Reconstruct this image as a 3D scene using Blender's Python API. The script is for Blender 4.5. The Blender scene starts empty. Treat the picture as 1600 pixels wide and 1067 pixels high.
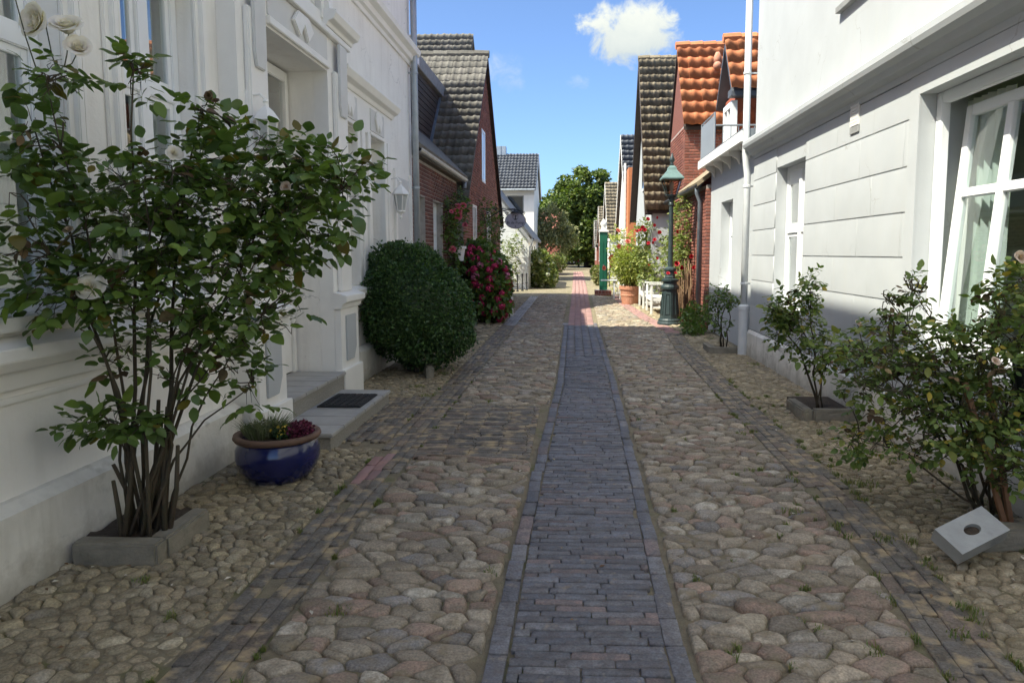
import bpy, bmesh, math, random
import numpy as np
from mathutils import Vector, Matrix, Euler
R = math.radians
C = bpy.context.scene.collection
S = bpy.context.scene

# ------------------------------------------------------------------ camera
cam_d = bpy.data.cameras.new('camera'); cam = bpy.data.objects.new('camera', cam_d); C.objects.link(cam)
cam.location = (0, 0, 1.6); cam.rotation_euler = (R(90 - 5.6595), 0, R(2.4128))
cam_d.lens = 24.975; cam_d.sensor_width = 36; cam_d.sensor_fit = 'HORIZONTAL'
cam_d.shift_x = -0.03; cam_d.shift_y = -0.0178; cam_d.clip_end = 4000; cam_d.clip_start = 0.05
S.camera = cam
# ------------------------------------------------------------------ sun, sky, exposure
SUN = Vector((0.62, 0.35, -1.0))            # direction the light travels
ld = bpy.data.lights.new('sun', 'SUN'); ld.energy = 2.0; ld.angle = R(0.53); ld.color = (1.0, 0.95, 0.87)
lo = bpy.data.objects.new('sun', ld); C.objects.link(lo); lo.location = (-20, -12, 40)
lo.rotation_euler = SUN.to_track_quat('-Z', 'Y').to_euler()
w = bpy.data.worlds.new('World'); S.world = w; w.use_nodes = True
wn = w.node_tree.nodes; wl = w.node_tree.links; wn.clear()
SKY_STRENGTH = 0.084
out = wn.new('ShaderNodeOutputWorld'); bg = wn.new('ShaderNodeBackground'); bg.inputs[1].default_value = SKY_STRENGTH
sky = wn.new('ShaderNodeTexSky'); sky.sky_type = 'NISHITA'; sky.sun_disc = False
sky.sun_elevation = math.atan2(1, math.hypot(SUN.x, SUN.y)); sky.sun_rotation = math.atan2(-SUN.x, -SUN.y)
sky.air_density = 0.5; sky.dust_density = 2.0; sky.ozone_density = 8; sky.altitude = 0
tc = wn.new('ShaderNodeTexCoord')
def wmath(op, a, b=None, cl=False):
    n = wn.new('ShaderNodeMath'); n.operation = op; n.use_clamp = cl
    for i, v in enumerate((a, b)):
        if v is None: continue
        if hasattr(v, 'is_linked') or hasattr(v, 'links'): wl.new(v, n.inputs[i])
        else: n.inputs[i].default_value = v
    return n.outputs[0]
def wdot(vec):
    n = wn.new('ShaderNodeVectorMath'); n.operation = 'DOT_PRODUCT'; wl.new(tc.outputs['Generated'], n.inputs[0])
    n.inputs[1].default_value = vec; return n.outputs['Value']
def cloud(dirv, hw, hh, scale, gain, seed, soft=0.22):
    """a cumulus fixed in the sky round the direction dirv, half sizes in tangent units"""
    D = Vector(dirv).normalized(); Rt = D.cross(Vector((0, 0, 1))).normalized(); U = Rt.cross(D)
    dd = wmath('MAXIMUM', wdot(D), 0.05)
    u = wmath('DIVIDE', wmath('DIVIDE', wdot(Rt), dd), hw); v = wmath('DIVIDE', wmath('DIVIDE', wdot(U), dd), hh)
    nz = wn.new('ShaderNodeTexNoise'); nz.inputs['Scale'].default_value = scale; nz.inputs['Detail'].default_value = 9
    nz.inputs['Roughness'].default_value = 0.62; nz.inputs['Distortion'].default_value = 0.35
    mp = wn.new('ShaderNodeMapping'); mp.inputs['Location'].default_value = (seed, seed * .7, 0); wl.new(tc.outputs['Generated'], mp.inputs[0]); wl.new(mp.outputs[0], nz.inputs['Vector'])
    r2 = wmath('ADD', wmath('MULTIPLY', u, u), wmath('MULTIPLY', v, v))
    f = wmath('ADD', wmath('SUBTRACT', 1.0, r2), wmath('MULTIPLY', wmath('SUBTRACT', nz.outputs[0], 0.5), gain))
    a = wn.new('ShaderNodeMapRange'); a.interpolation_type = 'SMOOTHSTEP'; wl.new(f, a.inputs[0]); a.inputs[1].default_value = 0.25; a.inputs[2].default_value = 0.25 + soft * 3
    front = wmath('GREATER_THAN', wdot(D), 0.2)
    return wmath('MULTIPLY', a.outputs[0], front), v, nz.outputs[0]
def pixdir(px, py):
    v = cam.rotation_euler.to_matrix() @ Vector(((px - 848) / 1110, -(py - 505) / 1110, -1)); return v.normalized()
last = sky.outputs[0]
for (px, py, hw, hh, sc, gain, seed, soft, amax) in [
        (992, 50, 0.083, 0.052, 26, 2.6, 3.1, .22, 1.0), (785, 112, 0.035, 0.034, 34, 3.0, 7.7, .5, .5), (903, 130, .02, .012, 50, 3, 1.2, .6, .35)]:
    a, v, nz = cloud(pixdir(px, py), hw, hh, sc, gain, seed, soft)
    tone = wn.new('ShaderNodeMapRange'); wl.new(wmath('ADD', v, wmath('MULTIPLY', nz, 1.2)), tone.inputs[0]); tone.inputs[1].default_value = -.4; tone.inputs[2].default_value = 1.1
    cr = wn.new('ShaderNodeMixRGB'); wl.new(tone.outputs[0], cr.inputs[0]); cr.inputs[1].default_value = (1.55, 1.75, 2.0, 1); cr.inputs[2].default_value = (2.55, 2.6, 2.6, 1)  # shading painted into the cloud: bright crown, bluish grey underside
    mx = wn.new('ShaderNodeMixRGB'); wl.new(wmath('MULTIPLY', a, amax), mx.inputs[0]); wl.new(last, mx.inputs[1]); wl.new(cr.outputs[0], mx.inputs[2]); last = mx.outputs[0]
wl.new(last, bg.inputs[0]); wl.new(bg.outputs[0], out.inputs[0])
S.view_settings.view_transform = 'Standard'; S.view_settings.look = 'None'; S.view_settings.gamma = 1; S.view_settings.exposure = 2.2
S.view_settings.use_curve_mapping = False
S.view_settings.use_white_balance = True; S.view_settings.white_balance_temperature = 6800; S.view_settings.white_balance_tint = 2
S.render.engine = 'CYCLES'; S.cycles.use_denoising = True; S.cycles.max_bounces = 9; S.cycles.diffuse_bounces = 6; S.cycles.transparent_max_bounces = 12
S.cycles.sample_clamp_indirect = 20.0

# ------------------------------------------------------------------ helpers: objects
ORG = {}
def tag(o, label, cat, group=None, kind=None):
    if label: o['label'] = label
    if cat: o['category'] = cat
    if group: o['group'] = group
    if kind: o['kind'] = kind
    return o
def thing(name, label, cat, loc, group=None):
    o = bpy.data.objects.new(name, None); C.objects.link(o); o.location = loc; o.empty_display_size = .1
    ORG[o] = Vector(loc); return tag(o, label, cat, group)
class MB:
    def __init__(s): s.v = []; s.f = []
    def add(s, vs, fs):
        n = len(s.v); s.v += [tuple(p) for p in vs]; s.f += [tuple(i + n for i in f) for f in fs]; return s
    def box(s, x0, x1, y0, y1, z0, z1):
        return s.add([(x0, y0, z0), (x1, y0, z0), (x1, y1, z0), (x0, y1, z0), (x0, y0, z1), (x1, y0, z1), (x1, y1, z1), (x0, y1, z1)],
                     [(0, 3, 2, 1), (4, 5, 6, 7), (0, 1, 5, 4), (1, 2, 6, 5), (2, 3, 7, 6), (3, 0, 4, 7)])
    def obox(s, c, sx, sy, sz, rot=(0, 0, 0)):
        m = Euler(rot).to_matrix(); c = Vector(c); vs = []
        for z in (-.5, .5):
            for x, y in ((-.5, -.5), (.5, -.5), (.5, .5), (-.5, .5)): vs.append(c + m @ Vector((x * sx, y * sy, z * sz)))
        return s.add(vs, [(0, 3, 2, 1), (4, 5, 6, 7), (0, 1, 5, 4), (1, 2, 6, 5), (2, 3, 7, 6), (3, 0, 4, 7)])
    def prism(s, poly, axis, a, b):
        """poly in the two other axes (in x,y,z order), extruded along axis from a to b"""
        def P(p, t): return {'x': (t, p[0], p[1]), 'y': (p[0], t, p[1]), 'z': (p[0], p[1], t)}[axis]
        n = len(poly); vs = [P(p, a) for p in poly] + [P(p, b) for p in poly]
        return s.add(vs, [tuple(range(n - 1, -1, -1)), tuple(range(n, 2 * n))] + [(i, (i + 1) % n, n + (i + 1) % n, n + i) for i in range(n)])
    def tube(s, pts, r, n=6, cap=True):
        pts = [Vector(p) for p in pts]; m = len(pts); rs = r if isinstance(r, (list, tuple)) else [r] * m
        vs = []; up = None
        for i, p in enumerate(pts):
            t = (pts[min(i + 1, m - 1)] - pts[max(i - 1, 0)])
            t = t.normalized() if t.length > 1e-9 else Vector((0, 0, 1))
            if up is None: up = t.orthogonal().normalized()
            up = (up - t * up.dot(t)); up = up.normalized() if up.length > 1e-6 else t.orthogonal().normalized()
            b = t.cross(up)
            for k in range(n):
                a = 2 * math.pi * k / n; vs.append(p + (up * math.cos(a) + b * math.sin(a)) * rs[i])
        fs = [(i * n + k, i * n + (k + 1) % n, (i + 1) * n + (k + 1) % n, (i + 1) * n + k) for i in range(m - 1) for k in range(n)]
        if cap: fs += [tuple(range(n - 1, -1, -1)), tuple(range((m - 1) * n, m * n))]
        return s.add(vs, fs)
    def lathe(s, prof, cx, cy, n=24, flute=0, sx=1, sy=1):
        vs = []
        for r, z in prof:
            for k in range(n):
                a = 2 * math.pi * k / n; rr = r * (1 + flute * (k % 2)); vs.append((cx + rr * sx * math.cos(a), cy + rr * sy * math.sin(a), z))
        m = len(prof)
        fs = [(i * n + k, i * n + (k + 1) % n, (i + 1) * n + (k + 1) % n, (i + 1) * n + k) for i in range(m - 1) for k in range(n)]
        fs += [tuple(range(n - 1, -1, -1)), tuple(range((m - 1) * n, m * n))]
        return s.add(vs, fs)
    def ball(s, c, rx, ry, rz, n=10, m=7):
        prof = [(max(1e-3, math.sin(math.pi * i / m)), -math.cos(math.pi * i / m)) for i in range(m + 1)]
        k = len(s.v); s.lathe(prof, 0, 0, n); s.v[k:] = [(c[0] + x * rx, c[1] + y * ry, c[2] + z * rz) for x, y, z in s.v[k:]]; return s
def fin(me, mat, smooth=False):
    me.materials.append(mat)
    if smooth: me.polygons.foreach_set('use_smooth', np.ones(len(me.polygons), dtype=bool))
    me.update()
def P(parent, name, mb, mat, smooth=False, bevel=0, label=None, kind=None, recalc=True, worn=0):
    """a part (or sub-part): its vertices are given in world coordinates"""
    org = ORG[parent] if parent else Vector((0, 0, 0))
    me = bpy.data.meshes.new(name); me.from_pydata([(x - org.x, y - org.y, z - org.z) for x, y, z in mb.v], [], mb.f)
    if recalc or bevel:
        bm = bmesh.new(); bm.from_mesh(me)
        if recalc: bmesh.ops.recalc_face_normals(bm, faces=bm.faces)
        if bevel:
            bmesh.ops.remove_doubles(bm, verts=bm.verts, dist=1e-5)
            ed = [e for e in bm.edges if len(e.link_faces) == 2 and e.calc_face_angle(0) > .5]
            bmesh.ops.bevel(bm, geom=ed, offset=bevel, segments=2, affect='EDGES', clamp_overlap=True)
        if worn:        # chipped, uneven stone: subdivide and nudge the surface
            bmesh.ops.subdivide_edges(bm, edges=[e for e in bm.edges if e.calc_length() > .05], cuts=4, use_grid_fill=True); rw = random.Random(len(name) * 7 + len(bm.verts)); bm.normal_update()
            for v_ in bm.verts:
                q_ = v_.co * 31; v_.co += v_.normal * (worn * (math.sin(q_.x * 1.7 + q_.y) * math.sin(q_.z * 1.3 + q_.y * .7) * .6 + rw.uniform(-.7, .5) * (1.6 if rw.random() < .08 else .5)))
        bm.to_mesh(me); bm.free()
    fin(me, mat, smooth)
    o = bpy.data.objects.new(name, me); C.objects.link(o); o.parent = parent; ORG[o] = org
    if label: o['label'] = label
    if kind: o['kind'] = kind
    return o
def struct(name, mb, mat, **k): return P(None, name, mb, mat, kind='structure', **k)
def one(name, label, cat, mb, mat, loc, group=None, **k):
    """a thing that is one mesh"""
    t = Vector(loc); m2 = MB(); m2.v = [(x - t.x, y - t.y, z - t.z) for x, y, z in mb.v]; m2.f = mb.f
    o = P(None, name, m2, mat, **k); o.location = t; ORG[o] = t; return tag(o, label, cat, group)
# --- countable pieces: the nearest in view as objects of their own, the rest joined as stuff
BASE = {}
def base(key, v, f):
    if key not in BASE:
        v = np.asarray(v, float); BASE[key] = dict(v=v, f=f, lt=np.array([len(a) for a in f]), lv=np.concatenate([np.array(a) for a in f]), me={})
    return key
CR = np.array(cam.rotation_euler.to_matrix()).T; CL = np.array((0, 0, 1.6))
def screen(p):
    q = CR @ (np.asarray(p)[:3] - CL)
    if q[2] > -0.1: return (1, 1e9)
    x = 848 + 1110 * q[0] / -q[2]; y = 505 - 1110 * q[1] / -q[2]
    return (0 if -15 < x < 1615 and -15 < y < 1082 else 1, np.linalg.norm(q))
def mesh_np(name, v, lt, lv, mat, smooth):
    me = bpy.data.meshes.new(name); me.vertices.add(len(v)); me.vertices.foreach_set('co', np.asarray(v, np.float32).ravel())
    me.loops.add(len(lv)); me.loops.foreach_set('vertex_index', lv.astype(np.int32)); me.polygons.add(len(lt))
    st = np.zeros(len(lt), np.int32); st[1:] = np.cumsum(lt)[:-1]; me.polygons.foreach_set('loop_start', st)
    try: me.polygons.foreach_set('loop_total', lt.astype(np.int32))
    except Exception: pass
    me.validate(); fin(me, mat, smooth); return me
def pieces(root, name, items, mat, limit=300, smooth=False, stuff='stuff_name', top_kind=None):
    """items: (base key, 4x4 world matrix)"""
    org = np.array(ORG[root]) if root else np.zeros(3)
    it = sorted(items, key=lambda t: screen(t[1][:3, 3])); kept = it[:limit]; rest = it[limit:]
    for key, M in kept:
        b = BASE[key]; mk_ = (mat.name, smooth)
        if mk_ not in b['me']: b['me'][mk_] = mesh_np(name, b['v'], b['lt'], b['lv'], mat, smooth)
        o = bpy.data.objects.new(name, b['me'][mk_]); C.objects.link(o); o.parent = root
        m = M.copy(); m[:3, 3] -= org; o.matrix_basis = Matrix(m.tolist())
    if rest:
        V = []; LT = []; LV = []; n = 0
        for key, M in rest:
            b = BASE[key]; V.append(b['v'] @ M[:3, :3].T + M[:3, 3] - org); LT.append(b['lt']); LV.append(b['lv'] + n); n += len(b['v'])
        me = mesh_np(stuff, np.concatenate(V), np.concatenate(LT), np.concatenate(LV), mat, smooth)
        o = bpy.data.objects.new(stuff, me); C.objects.link(o); o.parent = root; o['kind'] = 'stuff'; ORG[o] = Vector(org)
def TM(loc, rot=None, sc=(1, 1, 1)):
    m = np.eye(4); r = np.eye(3) if rot is None else (np.array(Euler(rot).to_matrix()) if isinstance(rot, tuple) else rot)
    m[:3, :3] = r * np.array(sc)[None, :]; m[:3, 3] = loc; return m
def FR(ux, uy, uz, loc, sc=(1, 1, 1)):
    m = np.eye(4); m[:3, 0] = np.array(ux) * sc[0]; m[:3, 1] = np.array(uy) * sc[1]; m[:3, 2] = np.array(uz) * sc[2]; m[:3, 3] = loc; return m

# ------------------------------------------------------------------ helpers: materials
def mk(name, col, col2=None, rough=.8, ns=6, nd=5, bump=0, bs=60, rnd=None, vv=0.0, metal=0, spec=.4, streak=None, trans=0, bump2=None, moss=None, coat=0, grain=0, dirt=None, cracks=0):
    m = bpy.data.materials.new(name); m.use_nodes = True; N = m.node_tree.nodes; L = m.node_tree.links
    b = N['Principled BSDF']; b.inputs['Roughness'].default_value = rough; b.inputs['Metallic'].default_value = metal
    b.inputs['Specular IOR Level'].default_value = spec; b.inputs['Coat Weight'].default_value = coat
    g = N.new('ShaderNodeNewGeometry'); pos = g.outputs['Position']
    def noise(scale, detail=5, vec=None, ro=.6):
        n = N.new('ShaderNodeTexNoise'); n.inputs['Scale'].default_value = scale; n.inputs['Detail'].default_value = detail; n.inputs['Roughness'].default_value = ro
        L.new(vec or pos, n.inputs['Vector']); return n.outputs[0]
    def mixc(f, a, c, mode='MIX'):
        x = N.new('ShaderNodeMixRGB'); x.blend_type = mode
        for i, v in ((0, f), (1, a), (2, c)):
            if isinstance(v, (tuple, list)): x.inputs[i].default_value = (*v[:3], 1)
            elif isinstance(v, (int, float)): x.inputs[i].default_value = v
            else: L.new(v, x.inputs[i])
        return x.outputs[0]
    def ma(op, a, c=None, cl=False):
        x = N.new('ShaderNodeMath'); x.operation = op; x.use_clamp = cl
        for i, v in ((0, a), (1, c)):
            if v is None: continue
            if isinstance(v, (int, float)): x.inputs[i].default_value = v
            else: L.new(v, x.inputs[i])
        return x.outputs[0]
    def rng(v, a, c, d=0, e=1):
        x = N.new('ShaderNodeMapRange'); L.new(v, x.inputs[0])
        for i, k in enumerate((a, c, d, e)): x.inputs[i + 1].default_value = k
        return x.outputs[0]
    cur = tuple(col); r1 = None
    if rnd or vv:
        oi = N.new('ShaderNodeObjectInfo')
        r1 = ma('FRACT', ma('ADD', oi.outputs['Random'], g.outputs['Random Per Island']))
    if rnd:
        cr = N.new('ShaderNodeValToRGB'); e = cr.color_ramp.elements; cr.color_ramp.interpolation = 'CONSTANT'
        while len(e) < len(rnd): e.new(.5)
        for i, c in enumerate(rnd): e[i].position = i / len(rnd); e[i].color = (*c, 1)
        L.new(r1, cr.inputs[0]); cur = cr.outputs[0]
    if col2: 
        cur = mixc(rng(noise(ns, nd), .35, .68), cur, col2)
    if vv:
        r2 = ma('FRACT', ma('MULTIPLY', r1, 17.37)); k = rng(r2, 0, 1, 1 - vv, 1 + vv)
        cm = N.new('ShaderNodeCombineXYZ'); [L.new(k, cm.inputs[i]) for i in range(3)]; cur = mixc(1.0, cur, cm.outputs[0], 'MULTIPLY')
    if grain:
        k = rng(noise(95, 3), .3, .7, 1 - grain, 1 + grain); cm = N.new('ShaderNodeCombineXYZ'); [L.new(k, cm.inputs[i]) for i in range(3)]; cur = mixc(1.0, cur, cm.outputs[0], 'MULTIPLY')
    if streak:      # vertical weather streaks: (colour, amount)
        mp = N.new('ShaderNodeMapping'); mp.inputs['Scale'].default_value = (1, 1, .12); L.new(pos, mp.inputs[0])
        cur = mixc(ma('MULTIPLY', rng(noise(7, 6, mp.outputs[0]), .5, .75), streak[1]), cur, streak[0])
    if moss:        # patches: (colour, scale, lo, hi)
        cur = mixc(rng(noise(moss[1], 7), moss[2], moss[3]), cur, moss[0])
    if cracks:      # hairline cracks in the render: thin cell borders, broken up by noise
        vo = N.new('ShaderNodeTexVoronoi'); vo.feature = 'DISTANCE_TO_EDGE'; vo.inputs['Scale'].default_value = .9; nz = N.new('ShaderNodeTexNoise'); nz.inputs['Scale'].default_value = 3.5; nz.inputs['Detail'].default_value = 6; L.new(pos, nz.inputs['Vector'])
        va = N.new('ShaderNodeVectorMath'); va.operation = 'MULTIPLY_ADD'; L.new(nz.outputs['Color'], va.inputs[0]); va.inputs[1].default_value = (.5, .5, .5); L.new(pos, va.inputs[2]); L.new(va.outputs[0], vo.inputs['Vector'])
        cur = mixc(ma('MULTIPLY', ma('MULTIPLY', rng(vo.outputs['Distance'], .007, .002), rng(noise(1.3, 3), .52, .60)), cracks), cur, (.30, .29, .27))
    if dirt:        # splashed dirt at the foot of a wall: (colour, height, amount)
        sp = N.new('ShaderNodeSeparateXYZ'); L.new(pos, sp.inputs[0]); hz = rng(sp.outputs[2], dirt[1], 0.0)
        cur = mixc(ma('MULTIPLY', rng(ma('ADD', ma('MULTIPLY', hz, .55), noise(6, 8, None, .7)), .62, 1.0), dirt[2]), cur, dirt[0])
    if isinstance(cur, tuple): b.inputs['Base Color'].default_value = (*cur, 1)
    else: L.new(cur, b.inputs['Base Color'])
    if bump or bump2:
        h = noise(bs, 6)
        if bump2:
            mp = N.new('ShaderNodeMapping'); mp.inputs['Scale'].default_value = bump2[0]; L.new(pos, mp.inputs[0])
            h = ma('ADD', ma('MULTIPLY', h, .5), ma('MULTIPLY', noise(1, 4, mp.outputs[0]), bump2[1]))
        bp = N.new('ShaderNodeBump'); bp.inputs['Strength'].default_value = bump; bp.inputs['Distance'].default_value = .012
        L.new(h, bp.inputs['Height']); L.new(bp.outputs[0], b.inputs['Normal'])
    if trans:
        t = N.new('ShaderNodeBsdfTranslucent'); mx = N.new('ShaderNodeMixShader'); mx.inputs[0].default_value = trans
        if isinstance(cur, tuple): t.inputs[0].default_value = (*cur, 1)
        else: L.new(mixc(1.0, cur, (1.3, 1.5, .7), 'MULTIPLY'), t.inputs[0])
        L.new(b.outputs[0], mx.inputs[1]); L.new(t.outputs[0], mx.inputs[2]); L.new(mx.outputs[0], N['Material Output'].inputs[0])
    return m
def mk_glass(name, tint=(.85, .9, .9), boost=1.7, rough=.004):
    m = bpy.data.materials.new(name); m.use_nodes = True; N = m.node_tree.nodes; L = m.node_tree.links; N.clear()
    o = N.new('ShaderNodeOutputMaterial'); t = N.new('ShaderNodeBsdfTransparent'); t.inputs[0].default_value = (*tint, 1)
    g = N.new('ShaderNodeBsdfGlossy'); g.inputs['Roughness'].default_value = rough; g.inputs[0].default_value = (1, 1, 1, 1)
    f = N.new('ShaderNodeFresnel'); f.inputs[0].default_value = 1.5; k = N.new('ShaderNodeMath'); k.operation = 'MULTIPLY'; k.use_clamp = True; k.inputs[1].default_value = boost
    nz = N.new('ShaderNodeTexNoise'); nz.inputs['Scale'].default_value = 2.2; bp = N.new('ShaderNodeBump'); bp.inputs['Strength'].default_value = .05; bp.inputs['Distance'].default_value = .02
    ge = N.new('ShaderNodeNewGeometry'); L.new(ge.outputs['Position'], nz.inputs['Vector']); L.new(nz.outputs[0], bp.inputs['Height']); L.new(bp.outputs[0], g.inputs['Normal'])
    mx = N.new('ShaderNodeMixShader'); L.new(f.outputs[0], k.inputs[0])
    iv = N.new('ShaderNodeMath'); iv.operation = 'SUBTRACT'; iv.inputs[0].default_value = 1.0; L.new(ge.outputs['Backfacing'], iv.inputs[1])      # only the outer face of a pane reflects
    kf = N.new('ShaderNodeMath'); kf.operation = 'MULTIPLY'; L.new(k.outputs[0], kf.inputs[0]); L.new(iv.outputs[0], kf.inputs[1]); L.new(kf.outputs[0], mx.inputs[0]); L.new(t.outputs[0], mx.inputs[1]); L.new(g.outputs[0], mx.inputs[2]); L.new(mx.outputs[0], o.inputs[0])
    return m
M = {}
M['plaster'] = mk('white_plaster', (.88, .85, .79), (.82, .79, .735), .75, 2.2, bump=.5, bs=30, streak=((.58, .55, .48), .34), bump2=((6, 6, 13), .7), cracks=.5)
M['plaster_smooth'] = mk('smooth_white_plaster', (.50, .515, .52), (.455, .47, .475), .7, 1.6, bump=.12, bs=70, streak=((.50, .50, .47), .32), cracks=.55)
M['plinth'] = mk('plinth_plaster', (.80, .77, .70), (.64, .61, .54), .8, 2.6, bump=.5, bs=24, streak=((.45, .42, .35), .5), moss=((.34, .32, .25), 4.2, .60, .80), cracks=.6, dirt=((.27, .24, .18), .26, .55))
M['trim'] = mk('white_paint', (.86, .835, .78), (.81, .785, .735), .5, 4, bump=.05, bs=40)
M['trimgrey'] = mk('pale_grey_paint', (.66, .65, .62), (.62, .61, .585), .6, 4, bump=.08, bs=50)
M['upvc'] = mk('white_window_frame', (.83, .84, .84), rough=.35)
M['shade'] = mk('painted_room_shade', (.03, .03, .03), rough=.9)  # flat dark sheet behind panes: the shade of an unlit room, painted
M['glass'] = mk_glass('window_glass', boost=3.4)
M['glass_sunlit'] = mk_glass('sunlit_window_glass', boost=2.2, rough=.01)
M['curtain'] = mk('net_curtain', (.90, .90, .87), (.84, .84, .81), .9, 9, trans=.35)
M['zinc'] = mk('zinc_pipe', (.42, .45, .47), (.33, .36, .38), .45, 5, metal=.55, streak=((.25, .27, .28), .4))
M['paintpipe'] = mk('painted_pipe', (.66, .67, .66), (.58, .60, .60), .5, 5, streak=((.45, .46, .46), .3))
M['mortar'] = mk('brick_mortar', (.42, .39, .35), (.30, .28, .25), .95, 9, bump=.4, bs=120)
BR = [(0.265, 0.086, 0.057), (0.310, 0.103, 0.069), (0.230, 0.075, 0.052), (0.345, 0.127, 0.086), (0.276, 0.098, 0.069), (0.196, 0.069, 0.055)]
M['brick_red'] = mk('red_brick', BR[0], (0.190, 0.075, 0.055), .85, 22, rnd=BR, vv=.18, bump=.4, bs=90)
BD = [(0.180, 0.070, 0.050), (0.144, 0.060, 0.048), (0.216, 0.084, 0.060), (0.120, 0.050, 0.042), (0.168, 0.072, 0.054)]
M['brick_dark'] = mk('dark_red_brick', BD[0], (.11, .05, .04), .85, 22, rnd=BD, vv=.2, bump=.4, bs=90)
M['tile_dark'] = mk('dark_lichen_tile', (0.196, 0.161, 0.112), (0.355, 0.287, 0.189), .85, 9, rnd=[(0.169, 0.138, 0.099), (0.223, 0.179, 0.123), (0.144, 0.120, 0.086), (0.262, 0.212, 0.141)], vv=.25, spec=.15, bump=.3, bs=60, moss=((0.865, 0.736, 0.451), 17, .63, .74))
M['tile_grey'] = mk('weathered_grey_tile', (0.136, 0.126, 0.107), (0.199, 0.183, 0.152), .85, 8, rnd=[(0.118, 0.108, 0.094), (0.154, 0.139, 0.119), (0.136, 0.126, 0.107)], vv=.2, spec=.2, bump=.3, bs=60, moss=((0.379, 0.349, 0.262), 15, .66, .76))
M['tile_blue'] = mk('slate_grey_tile', (.075, .08, .09), (.095, .10, .11), .55, 6, rnd=[(.07, .075, .085), (.085, .09, .10), (.08, .083, .09)], vv=.15, bump=.1)
M['tile_orange'] = mk('orange_clay_tile', (0.624, 0.221, 0.088), (0.516, 0.182, 0.081), .75, 11, rnd=[(0.636, 0.221, 0.088), (0.696, 0.267, 0.112), (0.564, 0.195, 0.075), (0.660, 0.247, 0.106)], vv=.12, bump=.2, bs=70, moss=((0.264, 0.156, 0.100), 13, .66, .8))
M['slate_red'] = mk('red_hung_slate', (.38, .10, .055), (.30, .085, .05), .8, 12, vv=.15, rnd=[(.38, .10, .055), (.33, .09, .05), (.42, .12, .06)], bump=.2)
M['darkwood'] = mk('dark_brown_board', (.045, .032, .026), (.065, .047, .036), .7, 12, bump=.2, bump2=((30, 30, 3), .6))
M['lead'] = mk('lead_sheet', (.13, .15, .17), (.19, .21, .23), .6, 5, bump=.15, bs=14)
M['slateboard'] = mk('blue_grey_board', (.075, .085, .10), (.10, .11, .125), .6, 5, bump=.1)
M['greyboard'] = mk('weathered_grey_board', (.34, .34, .33), (.24, .24, .235), .8, 7, bump=.2, bs=30)
M['greypanel'] = mk('grey_balcony_panel', (.27, .29, .31), (.24, .26, .28), .5, 4)
M['iron'] = mk('black_iron', (.02, .021, .022), (.035, .035, .035), .5, 14, bump=.15, bs=60)
M['lampgreen'] = mk('dark_green_iron', (.028, .045, .046), (.045, .062, .062), .42, 9, bump=.12, bs=40)
M['copper'] = mk('verdigris', (.16, .25, .23), (.10, .16, .15), .6, 8, bump=.15)
M['pumpgreen'] = mk('green_pump_paint', (.012, .115, .065), (.016, .095, .055), .4, 7, bump=.05)
M['whitewood'] = mk('white_painted_wood', (.80, .80, .77), (.72, .72, .68), .6, 9, bump=.1, bs=40)
M['terracotta'] = mk('terracotta', (.45, .19, .11), (.52, .27, .18), .8, 7, bump=.15, bs=50)
M['rimclay'] = mk('brown_pot_rim', (.17, .10, .065), (.11, .065, .045), .7, 9, bump=.2, bs=50)
M['blueglaze'] = mk('cobalt_glaze', (0.005, 0.009, 0.068), (0.007, 0.012, 0.093), .16, 7, spec=.6, bump=.12, bs=9, coat=.5)
M['soil'] = mk('soil', (.045, .032, .022), (.08, .06, .04), .95, 18, bump=1, bs=50)
M['concrete'] = mk('dark_concrete', (0.273, 0.243, 0.188), (0.182, 0.165, 0.125), .9, 7, bump=.5, bs=45, moss=((0.346, 0.330, 0.204), 5, .6, .8))
M['marble'] = mk('pale_marble', (0.378, 0.378, 0.353), (0.297, 0.299, 0.281), .6, 7, bump=.15, bs=40, moss=((0.198, 0.202, 0.193), 6, .6, .75))
M['steptop'] = mk('step_stone', (0.414, 0.397, 0.368), (0.322, 0.310, 0.287), .6, 5, bump=.1, bs=30, bump2=((3, 40, 3), .5))
M['stepside'] = mk('pebble_concrete', (.33, .31, .27), (.22, .205, .175), .9, 60, bump=.5, bs=120)
M['mat'] = mk('rubber_mat', (.022, .022, .022), (.035, .035, .035), .8, 40, bump=.6, bs=90)
M['clinker'] = mk('blue_clinker', (0.158, 0.147, 0.149), (0.119, 0.106, 0.102), .62, 16, rnd=[(0.155, 0.159, 0.176), (0.178, 0.179, 0.191), (0.135, 0.138, 0.155), (0.172, 0.168, 0.172), (0.204, 0.201, 0.203), (0.147, 0.150, 0.167), (0.172, 0.174, 0.184), (0.217, 0.162, 0.144)], vv=.2, grain=.32, bump=.5, bs=60, moss=((0.345, 0.285, 0.204), 13, .60, .78), spec=.5)
M['clinker_dark'] = mk('dark_clinker', (0.142, 0.111, 0.085), (0.110, 0.090, 0.066), .75, 14, rnd=[(0.168, 0.151, 0.128), (0.196, 0.176, 0.145), (0.148, 0.135, 0.118), (0.185, 0.164, 0.136), (0.213, 0.162, 0.125)], vv=.2, grain=.32, bump=.5, bs=60, moss=((0.402, 0.306, 0.175), 8, .49, .66))
M['clinker_red'] = mk('red_clinker', (.25, .125, .105), (.29, .18, .155), .75, 14, rnd=[(.36, .20, .175), (.31, .18, .17), (.39, .22, .185), (.29, .175, .165)], vv=.15, bump=.3, bs=60)
M['paver_grey'] = mk('grey_paver', (.24, .235, .225), (.29, .275, .26), .8, 14, vv=.15, rnd=[(.34, .33, .31), (.29, .285, .28), (.37, .355, .33)], bump=.3, bs=60)
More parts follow.
